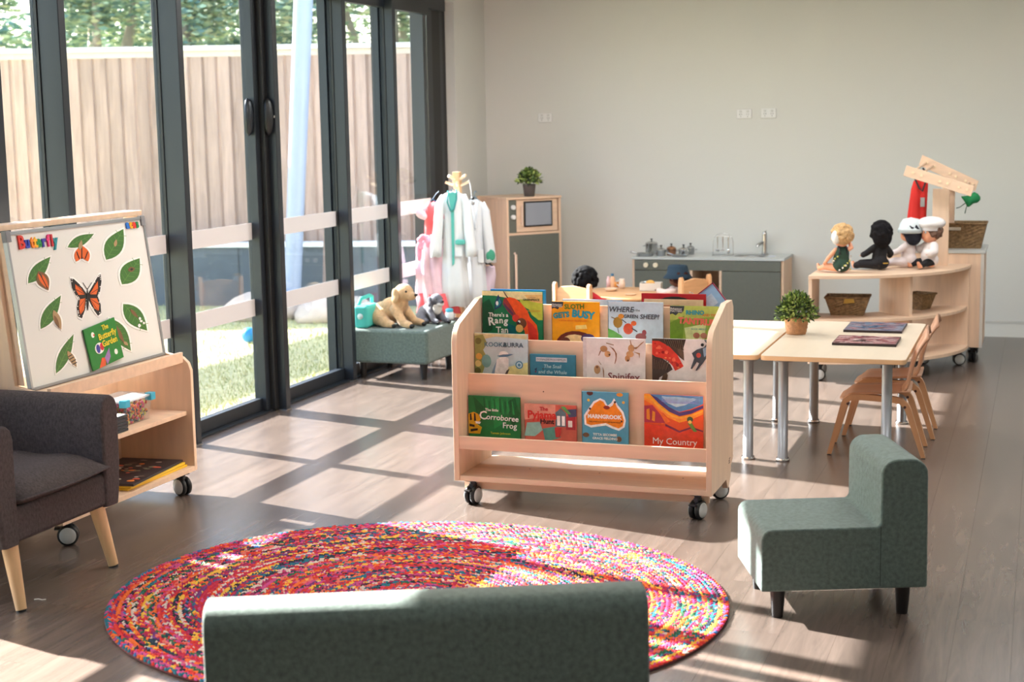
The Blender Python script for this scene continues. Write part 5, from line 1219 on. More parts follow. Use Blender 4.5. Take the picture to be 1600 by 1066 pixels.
hair_cap(d, (110, 84, 70), 'short'); outfit(d, (228, 218, 216), A=A4, Lg=None, fat=.012, name='chef_jacket'); outfit(d, (28, 27, 30), A=None, Lg=L4, fat=.002, name='black_trousers')
mb = MB().ball((0, -.004, .250), (.068, .068, .034), 22, 12); mb.v = [(x*(1+.06*math.sin(9*math.atan2(y, x))), y*(1+.06*math.sin(9*math.atan2(y, x))), z) for x, y, z in mb.v]
mb.lathe([(.050, .214), (.053, .236)], (0, -.004, 0), 24); headfit(mb.build('chef_hat', mat('hat_white', (236, 232, 230), .9), d), 1.15)

# ================================================================ TOY KITCHEN
KX, KY = -2.975, 11.40; KW, KD, KH = 1.165, .40, .600
k_ = thing('toy_kitchen', 'green fronted toy kitchen with grey benchtop and sink against the back wall', 'play kitchen', (KX, KY, 0))
MB().box((0, .01, .03), (.018, KD, KH-.018)).build('side_panel', M_('birch_v'), k_, bevel=.001)
MB().box((KW-.020, .01, .03), (KW, KD, KH-.018)).build('side_panel', M_('birch_v'), k_, bevel=.001)
MB().box((.018, .03, .03), (KW-.02, KD, .05)).box((.018, KD-.02, .05), (KW-.02, KD, KH-.02)).build('back_and_base', M_('birch'), k_)
MB().box((.06, .06, 0), (KW-.06, KD-.05, .03)).build('plinth', M_('birch'), k_)
tp = MB()
sx0, sx1, sy0_, sy1_ = .76, 1.00, .12, .29
tp.box((-.004, 0, KH-.018), (sx0, KD+.015, KH)).box((sx1, 0, KH-.018), (KW+.004, KD+.015, KH)).box((sx0, 0, KH-.018), (sx1, sy0_, KH)).box((sx0, sy1_, KH-.018), (sx1, KD+.015, KH))
tp.build('benchtop', M_('benchtop'), k_)
MB().lathe([(.098, -.001), (.095, -.004), (.085, -.06), (0, -.065)], n=28, M=Matrix.Translation(((sx0+sx1)/2, (sy0_+sy1_)/2, KH+.003)) @ Matrix.Diagonal((1.28, .9, 1, 1))).box((sx0-.004, sy0_-.004, KH), (sx1+.004, sy0_+.008, KH+.002)).box((sx0-.004, sy1_-.008, KH), (sx1+.004, sy1_+.004, KH+.002)).box((sx0-.004, sy0_, KH), (sx0+.01, sy1_, KH+.002)).box((sx1-.01, sy0_, KH), (sx1+.004, sy1_, KH+.002)).build('sink', M_('steel'), k_)
MB().box((.020, -.004, KH-.098), (KW-.022, .012, KH-.022)).build('control_panel', M_('door_green'), k_, bevel=.001)
d1 = MB().box((.020, -.004, .06), (.455, .012, KH-.102)).build('oven_door', M_('door_green'), k_, bevel=.001)
d2 = MB().box((.700, -.004, .06), (KW-.022, .012, KH-.102)).build('cupboard_door', M_('door_green'), k_, bevel=.001)
MB().box((.455, -.006, .06), (.473, KD-.02, KH-.098)).box((.680, -.006, .06), (.698, KD-.02, KH-.098)).box((.455, -.006, .235), (.698, KD-.02, .252)).build('open_compartment', M_('birch_v'), k_, bevel=.001)
for x in (.112, .187): MB().cyl((x, -.004, KH-.060), (x, -.020, KH-.060), .0185, n=20).build('knob', flat((238, 224, 196), .4), k_)
bx = thing('white_box', 'white cardboard box in the open compartment of the toy kitchen', 'box', (KX+.485, KY+.02, .253))
MB().box((0, 0, 0), (.185, .16, .082)).build('box_body', flat((206, 204, 196)), bx, bevel=.002); MB().box((-.002, -.002, .07), (.187, .162, .088)).build('box_lid', flat((214, 212, 204)), bx, bevel=.002)
# tap
tp_ = thing('tap', 'chrome mixer tap standing behind the toy kitchen sink', 'tap', (KX+.965, KY+.335, KH))
MB().cyl((0, 0, 0), (0, 0, .012), .024, n=20).cyl((0, 0, .01), (.0, 0, .160), .020, .018, 20).ball((0, 0, .160), .0185, 14, 8).build('tap_body', M_('chrome'), tp_)
MB().tube([(0, 0, .10), (-.03, -.03, .085), (-.045, -.05, .075), (-.048, -.055, .060)], [.012, .012, .011, .010], 12).build('spout', M_('chrome'), tp_)
MB().tube([(0, 0, .168), (.012, -.02, .182), (.02, -.045, .190)], [.009, .006, .005], 10).build('lever', M_('chrome'), tp_)
# pots and pans
def pot(lb, px, py, Y, r, h, m, lid=True, pan=False, two=True):
    q = at_y(px, py, Y)
    t = thing('toy_pan' if pan else 'toy_pot', lb, 'pan' if pan else 'pot', (q.x, Y, KH), random.Random(px).uniform(-.5, .5), 'toy cookware on the benchtop')
    MB().lathe([(0, 0), (r*.92, 0), (r, .004), (r, h), (r*1.05, h+.002), (r*.97, h+.001), (r*.95, .005), (0, .004)], n=24).build('pan_body' if pan else 'pot_body', m, t)
    if lid:
        l = MB().lathe([(r*1.04, h+.002), (r*.9, h+.010), (r*.3, h+.020), (0, h+.021)], n=24).build('lid', m, t)
        MB().lathe([(.004, h+.020), (.004, h+.028), (.010, h+.032), (.010, h+.038), (0, h+.040)], n=12).build('lid_knob', M_('black_plastic'), l)
    if pan: MB().tube([(-r*.95, 0, h*.8), (-r-.03, 0, h+.004), (-r-.055, 0, h+.010)], [.005, .006, .008], 8).build('handle', M_('steel'), t)
    elif two:
        for s in (-1, 1): MB().tube([(s*r*.98, -.014, h*.75), (s*(r+.018), -.012, h*.78), (s*(r+.018), .012, h*.78), (s*r*.98, .014, h*.75)], .003, 8).build('handle', M_('steel'), t)
    return t
pot('wide shallow steel pan with long handle at the left end of the benchtop', 1008, 396, KY+.09, .062, .022, M_('steel'), False, True)
pot('tall lidded steel toy pot, tallest of the cookware on the benchtop', 1018, 380, KY+.24, .048, .085, M_('chrome'))
pot('small lidded steel toy pot in the middle of the cookware', 1033, 390, KY+.11, .036, .045, M_('steel'))
pot('copper tinted toy pot with lid between the steel pots', 1049, 388, KY+.20, .036, .050, M_('copper'))
pot('shiny round toy pot nearer the utensil rack', 1068, 390, KY+.15, .038, .048, M_('chrome'))
pot('flat steel pan at the right end of the cookware', 1062, 396, KY+.06, .055, .014, M_('steel'), False, True)
pot('small steel saucepan beside the copper tinted pot, at the wall', 1079, 388, KY+.27, .030, .050, M_('steel'), True)
# utensil rack
ur = thing('utensil_rack', 'wire rack with hanging toy utensils on the kitchen benchtop', 'rack', (KX+.665, KY+.22, KH))
wr = MB().tube([(-.078, 0, 0), (-.078, 0, .10), (-.070, 0, .135), (-.045, 0, .16), (0, 0, .172), (.045, 0, .16), (.070, 0, .135), (.078, 0, .10), (.078, 0, 0)], .0022, 6).tube([(-.07, 0, .145), (.07, 0, .145)], .0022, 6)
wr.tube([(-.078, -.04, .002), (.078, -.04, .002), (.078, .04, .002), (-.078, .04, .002)], .0022, 6, closed=True); wr.build('wire_frame', M_('chrome'), ur)
for x, kd, lb in ((-.042, 0, 'ladle hanging nearest the pots on the wire rack'), (.0, 1, 'masher hanging in the middle of the wire rack'), (.042, 2, 'spoon hanging nearest the tap on the wire rack')):
    u_ = thing('toy_utensil', 'steel toy '+lb, 'utensil', (KX+.665+x, KY+.212, KH+.145), 0, 'toy utensils on the rack')
    MB().tube([(0, 0, 0), (0, 0, -.045), (0, 0, -.095)], [.0055, .0045, .003], 8).build('handle', M_('chrome'), u_)
    if kd == 0: MB().lathe([(0, -.118), (.012, -.115), (.017, -.104), (.016, -.100)], n=16).build('bowl', M_('chrome'), u_)
    elif kd == 1: MB().box((-.014, -.006, -.108), (.014, .006, -.102)).tube([(0, 0, -.09), (-.012, 0, -.105)], .002, 6).tube([(0, 0, -.09), (.012, 0, -.105)], .002, 6).build('masher_head', M_('chrome'), u_)
    else: MB().ball((0, 0, -.112), (.013, .004, .020), 12, 8).build('bowl', M_('chrome'), u_)
cl_ = MB().prism([(0, 0), (.06, .01), (.055, .05), (.01, .055)], 0, .004).build('dish_cloth', flat((214, 218, 232)), None, (KX+1.02, KY+.15, KH+.0005)); cl_.modifiers.new('b', 'BEVEL').width = .001
tag(cl_, 'small folded pale cloth at the corner of the toy sink', 'cloth')

# ================================================================ TOY FRIDGE / MICROWAVE UNIT
C2 = Vector((-3.85, 11.0, 0)); fa = math.atan2(.758, .652)
fr = thing('toy_fridge', 'tall birch toy fridge and microwave unit standing diagonally in the room corner', 'play kitchen', C2, fa)
# local x along the front (left to right), y into the unit
fw_, fd_, fh_ = .485, .46, 1.075
MB().box((0, 0, .03), (.018, fd_, fh_-.018)).build('side_panel', M_('birch_v'), fr, bevel=.001)
MB().box((fw_-.018, 0, .03), (fw_, fd_, fh_-.018)).build('side_panel', M_('birch_v'), fr, bevel=.001)
MB().box((-.004, -.008, fh_-.018), (fw_+.004, fd_, fh_)).build('top_panel', M_('birch'), fr, bevel=.002)
MB().box((.018, 0, .785), (fw_-.018, fd_-.02, .803)).box((.018, .02, .03), (fw_-.018, fd_-.02, .05)).box((.018, fd_-.02, .03), (fw_-.018, fd_, fh_-.018)).build('inner_shelves', M_('birch'), fr)
MB().box((.05, .05, 0), (fw_-.05, fd_-.04, .03)).build('plinth', M_('birch'), fr)
fd1 = MB().box((.020, -.003, .05), (fw_-.020, .014, .783)).build('fridge_door', M_('door_green'), fr, bevel=.001)
MB().tube([(.062, -.004, .300), (.062, -.022, .308), (.062, -.024, .50), (.062, -.022, .640), (.062, -.004, .648)], .0095, 10).build('handle', flat((236, 206, 184)), fd1)
MB().box((.020, .004, .805), (.085, .018, fh_-.02)).build('microwave_control_panel', M_('door_green'), fr)
for z in (1.0, .925): MB().cyl((.055, .004, z), (.055, -.016, z), .0175, n=20).build('knob', M_('white_plastic'), fr)
md = MB().box((.088, .004, .808), (fw_-.030, .018, fh_-.022)).build('microwave_door', M_('birch'), fr, bevel=.001)
MB().box((.150, -.006, .845), (.405, .004, 1.040)).build('microwave_frame', M_('black_plastic'), md, bevel=.004)
MB().box((.163, -.0075, .857), (.393, -.006, 1.028)).build('microwave_window', mat('mw_glass', (150, 156, 166), .18), md)
MB().cyl((.128, -.014, .86), (.128, -.014, 1.02), .006, n=10).cyl((.128, .004, .88), (.128, -.014, .88), .004, n=8).cyl((.128, .004, 1.0), (.128, -.014, 1.0), .004, n=8).build('handle', flat((226, 196, 176)), md)
# plant on top
Mf = Matrix.Rotation(fa, 3, 'Z'); q = C2+Mf @ Vector((.21, .16, 0))
q = at_z(827, 307, fh_)
fp = thing('potted_plant', 'small leafy plant in a grey tapered pot standing on the toy fridge', 'plant', (q.x, q.y, fh_))
MB().lathe([(0, 0), (.040, 0), (.0505, .090), (.053, .092), (.050, .094), (.046, .082), (0, .080)], n=28).build('pot', flat((100, 96, 94), .6), fp)
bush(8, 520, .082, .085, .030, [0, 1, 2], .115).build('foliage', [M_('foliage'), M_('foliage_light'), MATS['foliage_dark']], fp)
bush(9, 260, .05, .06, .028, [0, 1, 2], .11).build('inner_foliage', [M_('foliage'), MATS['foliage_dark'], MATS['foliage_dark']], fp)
sg = MB()
for k in range(10): a = k*2.4; sg.tube([(0, 0, .08), (.03*math.cos(a), .03*math.sin(a), .13)], .002, 5)
sg.build('stems', flat((80, 90, 50)), fp)

# ================================================================ DOLL TABLE WITH CHAIRS
_q = at_z(972, 457.5, .445); DT = Vector((_q.x, _q.y, 0)); PINE = mat('pine', (226, 172, 122), .5, var=.1, vscale=3, stretch=(2, 14, 14))
dt = thing('doll_table', 'small round pine doll table set with toy food behind the book trolley', 'table', DT)
MB().lathe([(0, .425), (.365, .425), (.370, .430), (.370, .440), (.365, .445), (0, .445)], n=56).build('tabletop', PINE, dt)
for sx in (-1, 1):
    for sy in (-1, 1): MB().box((sx*.15-.02, sy*.15-.02, 0), (sx*.15+.02, sy*.15+.02, .425)).build('leg', PINE, dt, bevel=.003)
MB().box((-.15, -.162, .375), (.15, -.148, .425)).box((-.15, .148, .375), (.15, .162, .425)).box((-.162, -.15, .375), (-.148, .15, .425)).box((.148, -.15, .375), (.162, .15, .425)).build('apron', PINE, dt)
def doll_chair(lb, x, y, rz):
    t = thing('doll_chair', lb, 'chair', (x, y, 0), rz, 'pine doll chairs')   # faces local +y
    MB().box((-.125, -.11, .232), (.125, .12, .250)).build('seat', PINE, t, bevel=.003)
    for s in (-1, 1):
        MB().prism([(-.125, 0), (-.10, 0), (-.10, .46), (-.105, .49), (-.12, .495), (-.13, .48)], s*.125-.011, s*.125+.011, 'X').build('leg', PINE, t, bevel=.003)
        MB().box((s*.125-.011, .09, 0), (s*.125+.011, .115, .232)).build('leg', PINE, t, bevel=.003)
        MB().cyl((s*.137, -.112, .36), (s*.139, -.112, .36), .006, n=10).build('bolt', flat((60, 50, 44)), t)
    MB().prism([(-.114, .29), (.114, .29), (.114, .448), (.09, .468), (0, .478), (-.09, .468), (-.114, .448)], -.118, -.104, 'Y').build('backrest', PINE, t, bevel=.003)
    MB().box((-.12, .09, .19), (.12, .105, .232)).build('front_rail', PINE, t)
    t.scale = (1.17, 1.17, 1.17)
    return t
c1x, c1y = at_y(914, 470, 9.82).x, 9.82
doll_chair('pine doll chair seen from the back, the curly-haired doll sitting in it', c1x, c1y, R_(-22))
q = at_y(1058, 440, 10.42)
doll_chair('pine doll chair by the toy kitchen, the doll in a navy hat in it', q.x+.035, 10.36, R_(62))
d = doll('doll with black curly hair and a red top sitting in the nearer pine chair', (c1x+.01, c1y+.0, .2935), R_(-22), skinD, 1.42, ((.06, .07, .10), (-.06, .07, .10)), ((.04, .12), (-.04, .12)))
hair_cap(d, (12, 11, 13), 'afro'); outfit(d, (196, 40, 50), A=((.06, .07, .10), (-.06, .07, .10)), name='red_top')
d = doll('doll in a navy bucket hat slumped in the pine chair by the toy kitchen', (q.x+.015, 10.365, .2935), R_(66), skinD, 1.32, ((.055, .09, .13), (-.055, .09, .13)), ((.04, .12), (-.04, .12)))
hair_cap(d, (60, 36, 34), 'short'); outfit(d, (220, 200, 190), A=((.055, .09, .13), (-.055, .09, .13)), name='cream_top')
MB().lathe([(.060, .205), (.076, .196), (.078, .199), (.058, .222), (.052, .256), (.046, .264), (0, .268)], (0, -.002, 0), 28).build('bucket_hat', mat('navy_cloth', (30, 52, 68), .9, bump=.3, bscale=60), d)
TT = .4455
def on_dt(px, py):
    q = at_z(px, py, TT); d = Vector((q.x-DT.x, q.y-DT.y, 0))
    if d.length > .32: d = d.normalized()*.32
    return Vector((DT.x+d.x, DT.y+d.y, TT))
p = on_dt(1014, 455); wb = thing('food_tray', 'white open box holding toy food on the doll table', 'box', (p.x, p.y+.06, TT), R_(8))
MB().box((-.075, -.06, 0), (.075, .06, .004)).box((-.075, -.06, 0), (.075, -.054, .055)).box((-.075, .054, 0), (.075, .06, .055)).box((-.075, -.054, 0), (-.069, .054, .055)).box((.069, -.054, 0), (.075, .054, .055)).build('box_walls', flat((226, 218, 206)), wb)
def food(lb, cat, px, py, dz, build, nm):
    q = on_dt(px, py); t = build(); o = t.build(nm, build.m, None, (q.x, q.y, TT+dz)); tag(o, lb, cat, 'toy food and crockery'); return o
def F1(): return MB().ball((0, 0, .02), (.034, .022, .022), 14, 9)
F1.m = flat((232, 170, 80)); o = F1().build('toy_bread', F1.m, None, (p.x-.005, p.y+.06, TT+.030)); tag(o, 'yellow orange toy bread roll lying in the white box', 'toy food', 'toy food and crockery')
o = F1().build('toy_fruit', flat((36, 42, 48)), None, (p.x-.045, p.y+.03, TT+.022)); o.scale = (.6, 1, .9); tag(o, 'black toy food piece lying in the white box', 'toy food', 'toy food and crockery')
o = F1().build('toy_egg', flat((222, 230, 234)), None, (p.x-.045, p.y+.085, TT+.024)); o.scale = (.7, .9, .9); tag(o, 'pale toy egg lying in the white box', 'toy food', 'toy food and crockery')
def lath(nm, lb, cat, px, py, prof, c, extra=None):
    q = on_dt(px, py); o = MB().lathe(prof, n=20).build(nm, flat(c), None, (q.x, q.y, TT)); tag(o, lb, cat, 'toy food and crockery')
    return o
o = lath('toy_bottle', 'tan toy bottle with a blue cap on the doll table', 'bottle', 949, 446, [(0, 0), (.019, 0), (.020, .01), (.020, .065), (.012, .080), (.009, .088), (0, .088)], (226, 178, 140))
MB().lathe([(.011, .086), (.011, .104), (0, .105)], n=14).build('bottle_cap', flat((50, 100, 130)), o)
lath('toy_bottle', 'white and pink toy bottle beside the red sleeve on the doll table', 'bottle', 941, 447, [(0, 0), (.014, 0), (.014, .06), (.008, .072), (.008, .085), (0, .086)], (230, 190, 190))
o = lath('toy_cup', 'orange toy cup with open top on the doll table', 'cup', 958, 447, [(0, 0), (.018, 0), (.024, .042), (.022, .042), (.017, .004), (0, .004)], (224, 150, 70))
MB().tube([(.022, 0, .034), (.036, 0, .030), (.034, 0, .014), (.020, 0, .012)], .003, 8).build('handle', flat((224, 150, 70)), o)
lath('toy_bowl', 'cream wooden toy bowl near the curly-haired doll', 'bowl', 955, 455, [(0, 0), (.030, 0), (.050, .022), (.047, .022), (.028, .004), (0, .004)], (226, 196, 164))
o = lath('toy_jug', 'white and tan toy jug in the middle of the doll table', 'jug', 972, 451, [(0, 0), (.022, 0), (.023, .045), (.018, .060), (.020, .070), (.017, .068), (.016, .01), (0, .006)], (232, 206, 184))
MB().tube([(-.02, 0, .06), (-.038, 0, .052), (-.038, 0, .028), (-.021, 0, .016)], .0035, 8).build('handle', flat((236, 232, 228)), o)
lath('toy_cup', 'small tan toy cup at the right edge of the doll table', 'cup', 1041, 449, [(0, 0), (.020, 0), (.026, .036), (.024, .036), (.018, .004), (0, .004)], (224, 180, 140))
lath('toy_plate', 'flat tan toy plate in front of the white box', 'plate', 985, 461, [(0, 0), (.03, 0), (.042, .006), (.040, .007), (.03, .003), (0, .003)], (230, 190, 150))

# ================================================================ COAT RACK WITH DRESS-UP CLOTHES
CR = Vector((at_y(714, 268, 10.25).x, 10.25, 0))
cr = thing('coat_stand', 'wooden coat stand with short pegs in the corner, hung with dress-up clothes', 'coat stand', CR)
MB().box((-.026, -.026, .03), (.026, .026, 1.30)).build('pole', M_('oak_leg'), cr, bevel=.004)
for k in range(8):
    a = k*math.pi/4+.35; z = 1.245 if k % 2 else 1.20
    pgm = MB().cyl((.02*math.cos(a), .02*math.sin(a), z), (.085*math.cos(a), .085*math.sin(a), z+.028), .0095, n=12).build('peg', flat((228, 202, 168), .5), cr)
for a in (0, math.pi/2):
    MB().box((-.22, -.022, 0), (.22, .022, .03)).build('base_foot', M_('oak_leg'), cr, rot=(0, 0, a+.3), bevel=.003)
MB().cyl((.03, -.02, .48), (.06, -.06, .485), .008, n=10).build('lower_peg', M_('oak_leg'), cr)
def at_rack(px, py, dy): q = at_y(px, py, CR.y+dy); return q
# white coats
def coat(lb, px, top_py, bot_py, dy, w_, rz, col_, accents):
    q = at_rack(px, top_py, dy); qb = at_rack(px, bot_py, dy); H = q.z-qb.z
    t = thing('dress_up_coat', lb, 'clothes', (q.x, q.y, q.z), rz, 'dress-up clothes on the coat stand'); m = mat('cloth_%d_%d' % (col_[0], col_[2]), col_, .9, bump=.15, bscale=40)
    garment(t, 'coat_body', m, [(.0, 0, 0, w_*.16, .02, .02), (-.02, 0, 0, w_*.36, .035, .03), (-.07, 0, 0, w_*.44, .045, .03), (-H*.30, 0, 0, w_*.40, .05, .05), (-H*.55, 0, 0, w_*.45, .055, .07), (-H*.8, 0, 0, w_*.50, .06, .08), (-H, 0, 0, w_*.52, .062, .09)], 7)
    for s in (-1, 1):
        garment(t, 'sleeve', m, [(-.02, s*w_*.34, 0, .025, .028, .02), (-.08, s*w_*.50, -.012, .034, .036, .05), (-H*.28, s*w_*.58, -.03, .036, .036, .07), (-H*.48, s*w_*.66, -.045, .040, .038, .06), (-H*.56, s*w_*.68, -.05, .041, .038, .05)], 4, 24)
    MB().tube([(-w_*.16, -.04, -.01), (-.012, -.052, -.10), (0, -.056, -.20)], .006, 6).tube([(w_*.16, -.04, -.01), (.012, -.052, -.10), (0, -.056, -.20)], .006, 6).build('lapel', m, t)
    MB().box((w_*.06, -.067, -H*.56), (w_*.34, -.058, -H*.44)).build('pocket', m, t, bevel=.003)
    hg = MB().tube([(-w_*.3, 0, -.02), (0, 0, .02), (w_*.3, 0, -.02)], .004, 6).tube([(0, 0, .02), (.0, 0, .05), (.012, 0, .062), (.02, 0, .05)], .0022, 6).build('hanger', flat((70, 120, 150)), t)
    return t, H
t, H = coat('white doctor coat over a teal scrub top at the front of the coat stand', 708, 300, 478, -.16, .185, R_(14), (232, 236, 238), None)
teal = mat('teal_cloth', (96, 190, 178), .85)
MB().prism([(-.030, 0), (.030, 0), (.012, -.12), (.006, -H*.62), (-.010, -H*.64), (-.012, -.12)], -.062, -.056, 'Y').build('teal_scrub_front', teal, t)
MB().tube([(-.03, -.045, .01), (-.035, -.06, -.07), (-.012, -.068, -.13), (.012, -.068, -.12), (.03, -.06, -.05), (.03, -.045, .02)], .006, 8).build('teal_cord', mat('teal_dark', (60, 150, 150), .7), t)
mb = MB()
for k in range(6): mb.ball((.035+.016*(k % 3), -.075, -H*.44+.012*(k//3)), (.022, .012, .014), 8, 6)
link('teal_pocket_cloth', baked(mb, .004, 1), teal, t)
t2, H2 = coat('white coat with a green pouch, on the fridge side of the coat stand', 741, 312, 486, -.02, .15, R_(28), (226, 230, 234), None)
mb = MB().ball((.10, -.07, -H2*.50), (.034, .02, .05), 14, 9).build('green_pouch', mat('green_pouch', (70, 160, 130), .8), t2)
q = at_rack(762, 440, .05)
bgm = thing('hanging_bag', 'pale pink cloth bag with a black handle hanging beside the toy fridge', 'bag', (q.x, q.y, q.z))
garment(bgm, 'bag_body', mat('pale_pink', (226, 206, 220), .85), [(.11, 0, 0, .055, .03, .03), (.04, 0, 0, .060, .04, .05), (-.06, -.01, 0, .055, .04, .06), (-.12, -.03, 0, .035, .03, .06), (-.15, -.045, 0, .012, .012, .02)], 5, 32)
MB().tube([(-.045, -.01, .115), (-.02, -.02, .132), (.02, -.02, .132), (.045, -.01, .115)], .007, 8).build('black_handle', M_('black_plastic'), bgm)
q = at_rack(752, 478, .0)
o = MB(); pk = thing('purple_scarf', 'thin purple and white scarf hanging low beside the toy fridge', 'clothes', (q.x, q.y, q.z), 0, 'dress-up clothes on the coat stand')
garment(pk, 'scarf', mat('purple_cloth', (176, 130, 176), .85), [(.14, -.03, 0, .014, .01, .1), (.0, -.01, 0, .022, .014, .15), (-.10, 0, 0, .028, .016, .15), (-.16, .008, 0, .03, .016, .15)], 4, 20)
# pink dress
q = at_rack(676, 318, -.16); qb = at_rack(676, 484, -.16); H = q.z-qb.z
pd = thing('pink_dress', 'pink fairy dress with puffed sleeves hanging nearest the glass doors', 'clothes', (q.x, q.y, q.z), 0, 'dress-up clothes on the coat stand')
pkm = mat('pink_cloth', (240, 150, 170), .8, var=.2, vscale=9); pk2 = mat('pink_pale', (244, 206, 216), .85, var=.1, vscale=9); crl = mat('coral_cloth', (238, 96, 100), .8, var=.15, vscale=9)
garment(pd, 'dress_bodice', crl, [(.01, 0, 0, .03, .02, .03), (-.03, 0, 0, .062, .04, .04), (-.12, -.005, 0, .055, .04, .05), (-.24, -.01, 0, .055, .042, .05)], 5, 36)
garment(pd, 'dress_skirt', pk2, [(-.22, -.01, 0, .056, .044, .05), (-.30, -.015, 0, .09, .065, .12), (-.45, -.02, 0, .105, .075, .14), (-.62, -.015, 0, .115, .08, .14), (-H*.98, .0, 0, .12, .085, .15)], 8, 60)
garment(pd, 'dress_hem', crl, [(-H*.84, .01, .0, .125, .085, .12), (-H*.95, .02, 0, .140, .092, .13), (-H*1.03, .025, 0, .150, .098, .14)], 8, 60, .6)
for s in (-1, 1):
    mb = MB()
    for k in range(9): a = k*.7; mb.ball((s*.07+.022*math.cos(a), .018*math.sin(a), -.04-.006*k), (.038, .036, .03), 9, 6)
    link('puffed_sleeve', baked(mb, .006, 2), pk2 if s < 0 else pkm, pd)
mb = MB()
for k in range(7): a = k*.9; mb.ball((-.055+.03*math.cos(a), -.05, -.27+.035*math.sin(a)), (.026, .016, .022), 9, 6)
mb.ball((-.10, -.04, -.34), (.022, .016, .07), 10, 8)
link('waist_bow', baked(mb, .005, 1), pkm, pd)
MB().tube([(-.05, 0, -.01), (0, 0, .03), (.05, 0, -.01)], .0045, 6).tube([(0, 0, .03), (.03, 0, .07), (.05, .0, .085)], .0025, 6).build('hanger', flat((40, 80, 110)), pd)
# stethoscope-like silver toy
q = at_rack(735, 300, -.09)
sth = thing('toy_stethoscope', 'silver toy stethoscope hanging from a peg of the coat stand', 'toy', (q.x, q.y, q.z))
MB().tube([(-.01, 0, .09), (0, 0, .05), (.006, 0, .0), (.012, 0, -.06)], .004, 8).build('tube', flat((220, 222, 224)), sth)
MB().lathe([(0, -.012), (.016, -.010), (.017, .006), (.012, .010), (0, .011)], n=18, M=Matrix.Translation((.014, -.004, -.078)) @ Matrix.Rotation(math.pi/2, 4, 'X')).build('chest_piece', M_('chrome'), sth)
MB().lathe([(0, -.010), (.011, -.008), (.011, .006), (0, .009)], n=18, M=Matrix.Translation((.018, -.006, -.045)) @ Matrix.Rotation(math.pi/2, 4, 'X')).build('ear_piece', M_('black_plastic'), sth)

# ================================================================ PLUSH TOYS ON THE OTTOMAN
OTZ = .3245
def plush(lb, loc, rz, rgb, s=1, dark=None, name='plush_dog', pose=0):
    t = thing(name, lb, 'plush toy', loc, rz); t.scale = (s, s, s)   # faces local +x
    mb = MB()
    mb.ball((-.075, 0, .062), (.085, .070, .070), 16, 12)            # rump
    mb.ball((-.02, 0, .095), (.075, .058, .062), 16, 12); mb.ball((.03, 0, .125), (.050, .048, .055), 14, 10)
    mb.ball((.060, 0, .185), (.055, .050, .048), 16, 12); mb.ball((.105, 0, .168), (.036, .028, .024), 14, 10); mb.ball((.125, 0, .170), (.018, .020, .018), 10, 8)
    for sy in (-1, 1):
        capsule(mb, (.03, sy*.038, .095), (.085, sy*.050, .032), .030, .022); capsule(mb, (.085, sy*.050, .028), (.135, sy*.055, .020), .022, .019)
        capsule(mb, (-.07, sy*.055, .05), (-.01, sy*.078, .030), .045, .030); capsule(mb, (-.01, sy*.078, .026), (.035, sy*.082, .020), .026, .020)
    capsule(mb, (-.14, 0, .04), (-.20, .03, .022), .020, .012)
    m = mat('plush_%d' % rgb[0], rgb, .95, var=.18, vscale=40, bump=.8, bscale=160, sheen=.3)
    me = baked(mb, .0065, 3)
    for v in me.vertices:
        v.co += Vector(v.normal)*.0022*noise.noise(v.co*140)
    link('body', me, m, t)
    for sy in (-1, 1):
        e = MB().ball((.040, sy*.050, .172), (.024, .010, .040), 12, 9); e.v = [(x+.1*(.19-z), y+sy*.010*(1 if z < .16 else 0), z) for x, y, z in e.v]
        e.build('ear', mat('plush_ear_%d' % rgb[0], tuple(int(v*.9) for v in rgb), .95), t)
        MB().ball((.098, sy*.030, .195), .0062, 10, 7).build('eye', M_('black_plastic'), t)
    MB().ball((.141, 0, .176), (.009, .012, .008), 10, 8).build('nose', M_('black_plastic'), t)
    for sy in (-1, 1):
        MB().ball((.150, sy*.055, .014), (.012, .018, .013), 10, 7).build('paw_pad', M_('black_plastic'), t)
        MB().ball((.050, sy*.082, .014), (.010, .016, .012), 10, 7).build('paw_pad', M_('black_plastic'), t)
    return t
q = at_z(608, 513, OTZ)
plush('tan plush dog with floppy ears lying on the green ottoman', (q.x, q.y+.11, OTZ), R_(-14), (214, 176, 132), 1.22)
g_ = plush('grey and white plush dog behind the tan one on the ottoman', (q.x+.17, q.y+.33, OTZ), R_(-30), (110, 112, 122), .85)
MB().ball((.11, -.0, .155), (.030, .030, .020), 12, 8).ball((.07, 0, .118), (.035, .040, .05), 12, 8).build('white_muzzle', flat((226, 224, 220), .95), g_)
bgx = thing('teal_bag', 'teal cloth bag standing on the ottoman against the glass beside the tan dog', 'bag', (-4.19, 9.08, OTZ))
mb = MB().box((-.05, -.045, 0), (.05, .16, .15)); mb.build('bag_body', mat('teal_bag', (76, 190, 182), .8, bump=.2, bscale=20), bgx, bevel=.022, seg=3)
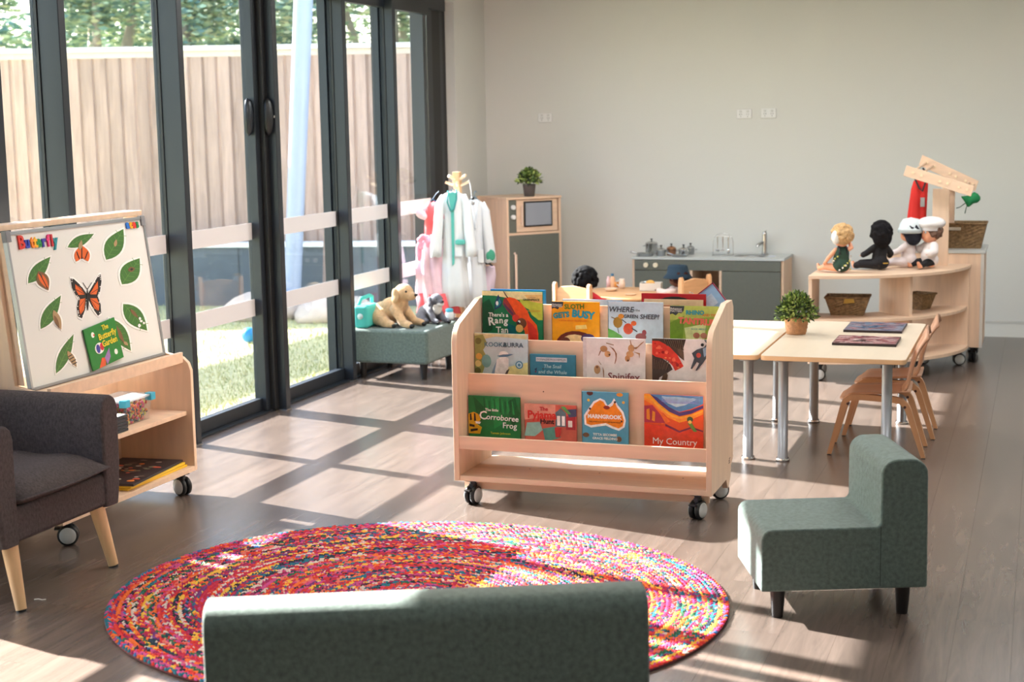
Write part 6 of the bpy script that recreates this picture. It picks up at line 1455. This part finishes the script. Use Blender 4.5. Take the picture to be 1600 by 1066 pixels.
MB().tube([(-.03, 0, .15), (-.02, .02, .19), (.01, .09, .205), (.0, .15, .19), (-.01, .17, .15)], .012, 10).build('handle', mat('teal_bag', 0), bgx)
MB().lathe([(0, 0), (.020, .0), (.020, .002), (0, .003)], n=18, M=Matrix.Translation((.0, -.045, .08)) @ Matrix.Rotation(math.pi/2, 4, 'X')).build('round_badge', flat((200, 226, 226)), bgx)
q = at_z(672, 505, OTZ)
pc = MB().lathe([(0, .001), (.075, .001), (.085, .008), (.083, .010), (.07, .004), (0, .004)], n=30).build('toy_plate', flat((210, 216, 214)), None, (q.x+.01, q.y+.05, OTZ)); tag(pc, 'pale flat toy plate on the ottoman right of the dogs', 'plate')
o = MB().box((-.05, -.02, 0), (.05, .02, .008)).build('toy_brush', flat((150, 80, 90)), None, (q.x+.01, q.y+.05, OTZ+.0045), bevel=.002); tag(o, 'small dark red toy piece lying on the pale plate', 'toy')
# baby bottle behind the ottoman on the floor side
q = at_y(700, 497, 9.75)
sb = thing('side_stool', 'small dark stool behind the ottoman holding a toy bottle', 'stool', (q.x-.03, 9.80, 0))
MB().box((-.10, -.09, .27), (.10, .09, .30)).build('seat', M_('black_plastic'), sb, bevel=.004)
for sx in (-1, 1):
    for sy in (-1, 1): MB().cyl((sx*.08, sy*.07, .27), (sx*.085, sy*.075, 0), .012, n=10).build('leg', M_('black_plastic'), sb)
o = MB().lathe([(0, 0), (.028, 0), (.030, .01), (.030, .045), (.024, .052), (0, .052)], n=18).build('toy_bottle', flat((226, 230, 230)), None, (q.x-.0, 9.78, .3005)); MB().lathe([(.026, .052), (.027, .070), (.018, .076), (0, .078)], n=18).build('bottle_cap', flat((70, 176, 200)), o)
tag(o, 'white toy bottle with a blue cap on the dark stool behind the ottoman', 'bottle')
# scrap on the floor
q = at_z(62, 938, 0)
o = MB().tube([(-.02, -.004, .002), (-.005, .002, .003), (.01, .0, .002), (.022, .006, .003)], .002, 6).build('paper_scrap', flat((220, 216, 210)), None, (q.x, q.y, 0)); tag(o, 'tiny white scrap lying on the floor by the armchair leg', 'scrap')
